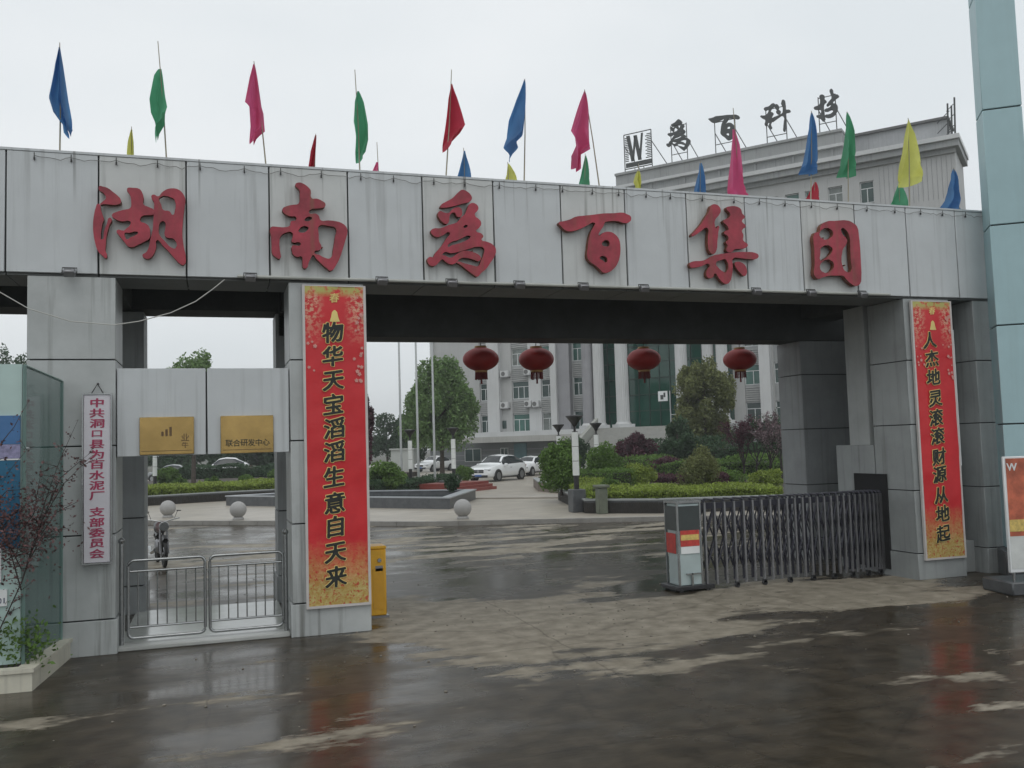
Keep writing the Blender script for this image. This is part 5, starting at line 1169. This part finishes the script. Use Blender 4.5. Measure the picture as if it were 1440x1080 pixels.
# stone posts, water tap hose
e = empty('stone_post', G(843, 721, PZ)+Vector((-.1, -.45, 0)), label='weathered grey green stone post beside the front lamp post', cat='post'); mp_ = mat('mossy_stone', (.13, .145, .11), .8, .2, 4, .2, 20)
MB().box(-.16, -.16, 0, .16, .16, .86, .02).build('shaft', mp_, e); MB().box(-.22, -.22, .86, .22, .22, .95, .02).build('cap', mp_, e)
p = G(815, 719, PZ); rg = random.Random(3); pts = [Vector((.15*math.cos(i*.7)+.1*rg.random(), .12*math.sin(i*.7), .04+.01*(i % 9))) for i in range(40)]+[Vector((.0, .05, .4)), Vector((-.05, .1, 1.0)), Vector((-.08, .12, 1.6))]
MB().tube([p+q for q in pts], .014, 5).build('hose', mat('faded_red_hose', (.30, .08, .10), .5), label='coil of faded red hose at the foot of the lamp post', cat='hose')
# ------------------------------------------------------------------ vehicles
def car(loc, rz, label, L_=4.85, W_=1.98, Hh=1.72, suv=True, paint=carw, name='parked_car'):
    e = empty(name, loc, rz, label=label, cat='car')
    k_ = Hh/1.72
    # stations: x (front = +), zlow, zbelt, roof z (or belt), half width, roof half width
    lw = [(0, .45), (.02, .33), (.10, .27), (.24, .25), (.5, .25), (.8, .27), (.93, .33), (1.0, .5)]
    N_ = 41; X = np.linspace(0, 1, N_)
    low = np.interp(X, [0, .04, .5, .96, 1], [.42, .27, .25, .30, .50])
    belt = np.interp(X, [0, .02, .10, .27, .35, .8, .95, 1], [.72, .84, .96, 1.06, 1.08, 1.14, 1.12, .85])*k_
    roofz = np.interp(X, [0, .02, .10, .27, .42, .55, .72, .88, .97, 1] if suv else [0, .02, .1, .27, .42, .55, .68, .82, .97, 1], [.74, .88, 1.00, 1.10, 1.62, 1.71, 1.66, 1.36, 1.16, .86] if suv else [.72, .86, .98, 1.08, 1.60, 1.71, 1.62, 1.16, 1.1, .82])*k_
    hw = np.interp(X, [0, .03, .12, .3, .7, .9, .98, 1], [.74, .88, .96, 1, 1, .97, .88, .76])*W_/2
    sec = []
    b = bmesh.new()
    for i in range(N_):
        g_ = max(0, min(1, (roofz[i]-belt[i])/.45)); rh = hw[i]*(.93-.24*g_)
        x = L_/2-X[i]*L_
        half = [(0, low[i]), (hw[i]*.86, low[i]), (hw[i]*.985, low[i]+.12), (hw[i], (low[i]+belt[i])/2), (hw[i]*.985, belt[i]-.10), (hw[i]*.93, belt[i]), (rh+(hw[i]*.93-rh)*.06, belt[i]+(roofz[i]-belt[i])*.9), (rh*.82, roofz[i]-.0), (0, roofz[i]+.03*g_+.015)]
        sec.append([b.verts.new((x, y, z)) for y, z in half]+[b.verts.new((x, -y, z)) for y, z in half[-2:0:-1]])
    n = len(sec[0]); gl_idx = set()
    for i in range(N_-1):
        for q in range(n):
            f = b.faces.new((sec[i][q], sec[i][(q+1) % n], sec[i+1][(q+1) % n], sec[i+1][q])); f.smooth = True
            u = (X[i]+X[i+1])/2; tall = (roofz[i]-belt[i]) > .12 and (roofz[i+1]-belt[i+1]) > .10
            side = q in (5, 10); topq = q in (6, 7, 8, 9)
            if side and tall and .33 < u < (.9 if suv else .8): 
                if abs(u-.60) > .012: f.material_index = 1
            if topq and tall and q in (7, 8) and (.275 < u < .415): f.material_index = 1
            if q in (6, 9) and tall and .275 < u < .33: f.material_index = 1
            if q in (7, 8) and ((.77 < u < .9) if suv else (.70 < u < .81)): f.material_index = 1
    b.faces.new(sec[0][::-1]); b.faces.new(sec[-1])
    bmesh.ops.recalc_face_normals(b, faces=b.faces)
    me = bpy.data.meshes.new('body'); b.to_mesh(me); b.free(); me.materials.append(paint); me.materials.append(cargl); mk('body', me, e)
    R_ = .37 if suv else .32
    for sx, nm in ((L_/2-.92, 1), (-L_/2+.95, 1)):
        for sy in (1, -1):
            y = sy*(W_/2-.10)
            wl = empty('wheel', (sx, y, R_)); wl.parent = e
            MB().tube([(0, -.12, 0), (0, .12, 0)], R_, 24).build('tyre', tyre, wl)
            MB().tube([(0, sy*.10, 0), (0, sy*.128, 0)], R_*.66, 20).build('rim', rim, wl)
            m_ = MB().tube([(sx, y-sy*.05, R_+.02), (sx, sy*(W_/2+.008), R_+.02)], R_+.055, 24); m_.build('wheel_arch', blackp, e)
            # tyre outside the arch
            MB().tube([(sx, sy*(W_/2+.009), R_), (sx, sy*(W_/2+.016), R_)], R_, 24).build('tyre_face', tyre, e); MB().tube([(sx, sy*(W_/2+.017), R_), (sx, sy*(W_/2+.024), R_)], R_*.68, 20).build('rim_face', rim, e)
    fx = L_/2
    MB().box(fx-.05, -.42, .58*k_, fx+.02, .42, .80*k_, .03).build('grille', blackp, e); MB().lathe([(.08, 0), (.08, .015)], 16).build('grille_badge', rim, e, loc=(fx+.02, 0, .69*k_), rot=(0, math.radians(90), 0)); MB().box(fx+.02, -.4, .68*k_, fx+.03, .4, .70*k_).build('grille_bar', rim, e)
    MB().box(fx-.04, -.70, .30, fx+.012, .70, .47, .03).build('lower_intake', blackp, e); MB().box(fx+.013, -.25, .37, fx+.03, .25, .48).build('number_plate', mat('blue_plate', (.05, .12, .35), .4), e)
    for sy in (1, -1):
        MB().box(fx-.30, sy*.50-.22, .72*k_, fx-.02, sy*.50+.22, .84*k_, .04, M=Matrix.Translation((0, sy*.13, 0))).build('headlight', mat('headlight_glass', (.45, .47, .48), .15, .1), e)
        MB().box(.62, sy*(W_/2+.10)-.10, 1.0*k_, .80, sy*(W_/2+.10)+.10, 1.16*k_, .03).build('mirror', paint, e)
        MB().box(-L_/2-.01, sy*.62-.2, .85*k_, -L_/2+.1, sy*.62+.2, 1.0*k_, .02).build('tail_light', mat('tail_light', (.25, .01, .01), .3), e)
        MB().box(-1.5, sy*(W_/2-.02)-.02, .22, 1.3, sy*(W_/2-.02)+.02, .30).build('sill', blackp, e)
        MB().box(-.2, sy*(W_/2+.002)-.008, .86*k_, -.02, sy*(W_/2+.002)+.008, .90*k_).build('door_handle', rim, e)
    return e
p = G(698, 677, PZ); car((p.x+.55, p.y+1.4, PZ), math.atan2(-.66, -.75), 'white coupe style sport utility car with black grille on the drive')
p = G(748, 669, PZ); car((p.x+.2, p.y+1.0, PZ), math.atan2(-.70, -.70), 'white saloon car parked behind the larger white one', 4.6, 1.8, 1.45, False)
p = C0+ray(315, 668)*84; car((p.x, p.y, PZ), math.atan2(.12, -1), 'white van like car parked behind the left hedge', 4.7, 1.8, 1.95)
p = C0+ray(240, 668)*80; car((p.x, p.y, PZ), math.atan2(.12, -1), 'grey car parked farther left behind the hedge', 4.5, 1.8, 1.5, False, mat('grey_car_paint', (.25, .27, .28), .3, coat=.5))
p = C0+ray(612, 662)*88; car((p.x, p.y, PZ), math.atan2(-.6, -.8), 'distant pale car half hidden by the big tree', 4.5, 1.8, 1.5, False)
# ------------------------------------------------------------------ motorcycle behind the left rear pillar
mo = empty('motorcycle', G(216, 799)+Vector((.12, .62, 0)), math.radians(-80), label='dark motorcycle parked behind the left rear pillar', cat='motorcycle')
def wheel_y(x):
    e = empty('wheel', (x, 0, .30)); e.parent = mo
    b = MB(); n = 28; pts = [(.27*math.cos(a), 0, .27*math.sin(a)) for a in [i*2*math.pi/n for i in range(n+1)]]
    b.tube(pts, .04, 8, cap=False).build('tyre', tyre, e); s_ = MB()
    for i in range(10): a = i*math.pi/5; s_.tube([(0, 0, 0), (.25*math.cos(a), 0, .25*math.sin(a))], .006, 4)
    s_.tube([(0, -.05, 0), (0, .05, 0)], .04, 10); s_.build('spokes', rim, e)
wheel_y(.62); wheel_y(-.62)
MB().tube([(.62, .08, .3), (.50, .08, .62), (.38, .06, .95)], .022, 6).tube([(.62, -.08, .3), (.50, -.08, .62), (.38, -.06, .95)], .022, 6).build('fork', dsteel, mo)
MB().tube([(.33, -.36, 1.06), (.38, -.22, 1.04), (.40, 0, .98), (.38, .22, 1.04), (.33, .36, 1.06)], .014, 6).build('handlebar', steel, mo)
for sy in (1, -1): MB().tube([(.33, sy*.25, 1.06), (.36, sy*.32, 1.24)], .006, 5).lathe([(.05, 0), (.05, .02)], 12, (.36, sy*.34, 1.22)).build('mirror', blackp, mo)
MB().lathe([(.02, -.07), (.09, -.03), (.11, .05), (.10, .06)], 16).build('headlamp', steel, mo, loc=(.50, 0, .90), rot=(0, math.radians(90), 0))
MB().tube([(.40, 0, .62), (.50, 0, .66), (.62, 0, .655), (.78, 0, .60)], .06, 6).build('front_mudguard', blackp, mo); MB().tube([(-.35, 0, .62), (-.62, 0, .68), (-.85, 0, .60)], .07, 6).build('rear_mudguard', blackp, mo)
MB().tube([(.32, 0, .78), (.1, 0, .86), (-.1, 0, .78)], [.05, .14, .08], 12).build('fuel_tank', mat('dark_tank_paint', (.06, .02, .02), .3), mo)
MB().tube([(-.08, 0, .80), (-.35, 0, .80), (-.72, 0, .86)], [.07, .12, .08], 10).build('seat', blackp, mo)
MB().box(-.12, -.13, .28, .22, .13, .58, .04).build('engine', dsteel, mo); MB().tube([(.1, -.14, .35), (-.3, -.17, .26), (-.75, -.17, .34)], .04, 8).build('exhaust', steel, mo)
MB().tube([(.40, 0, .92), (.2, 0, .25), (-.25, 0, .25), (-.62, 0, .3)], .022, 6).tube([(.38, 0, .85), (-.5, 0, .72), (-.62, 0, .3)], .02, 6).build('frame', blackp, mo)

# ------------------------------------------------------------------ grit and fallen petals on the road
rgg = np.random.default_rng(17); b = bmesh.new()
for i in range(420):
    x, y = rgg.uniform(-1.5, 13), rgg.uniform(7.5, 24)
    if rgg.random() < .5: x, y = rgg.normal(6, 3), rgg.normal(12.4, 1.2)
    r = rgg.uniform(.006, .022); M_ = Matrix.Translation((x, y, r*.3)) @ Matrix.Rotation(rgg.uniform(0, 6), 4, 'Z') @ Matrix.Diagonal((r, r*rgg.uniform(.5, 1), r*.5, 1))
    bmesh.ops.create_icosphere(b, subdivisions=1, radius=1, matrix=M_)
me = bpy.data.meshes.new('grit'); b.to_mesh(me); b.free(); mk('grit', me, None, mat('grit_stone', (.20, .18, .15), .7, .5, 9), kind='stuff')
# ------------------------------------------------------------------ damp air
hz = bpy.data.materials.new('damp_air'); hz.use_nodes = True; N = hz.node_tree.nodes
for n_ in [n_ for n_ in N if n_.type == 'BSDF_PRINCIPLED']: N.remove(n_)
vol = N.new('ShaderNodeVolumePrincipled'); vol.inputs['Color'].default_value = (.93, .96, .97, 1); vol.inputs['Density'].default_value = .0009; vol.inputs['Anisotropy'].default_value = .1
hz.node_tree.links.new(vol.outputs[0], [n_ for n_ in N if n_.type == 'OUTPUT_MATERIAL'][0].inputs['Volume'])
MB().box(-720, -120, -1.1, 720, 920, 42).build('haze', hz, kind='stuff')
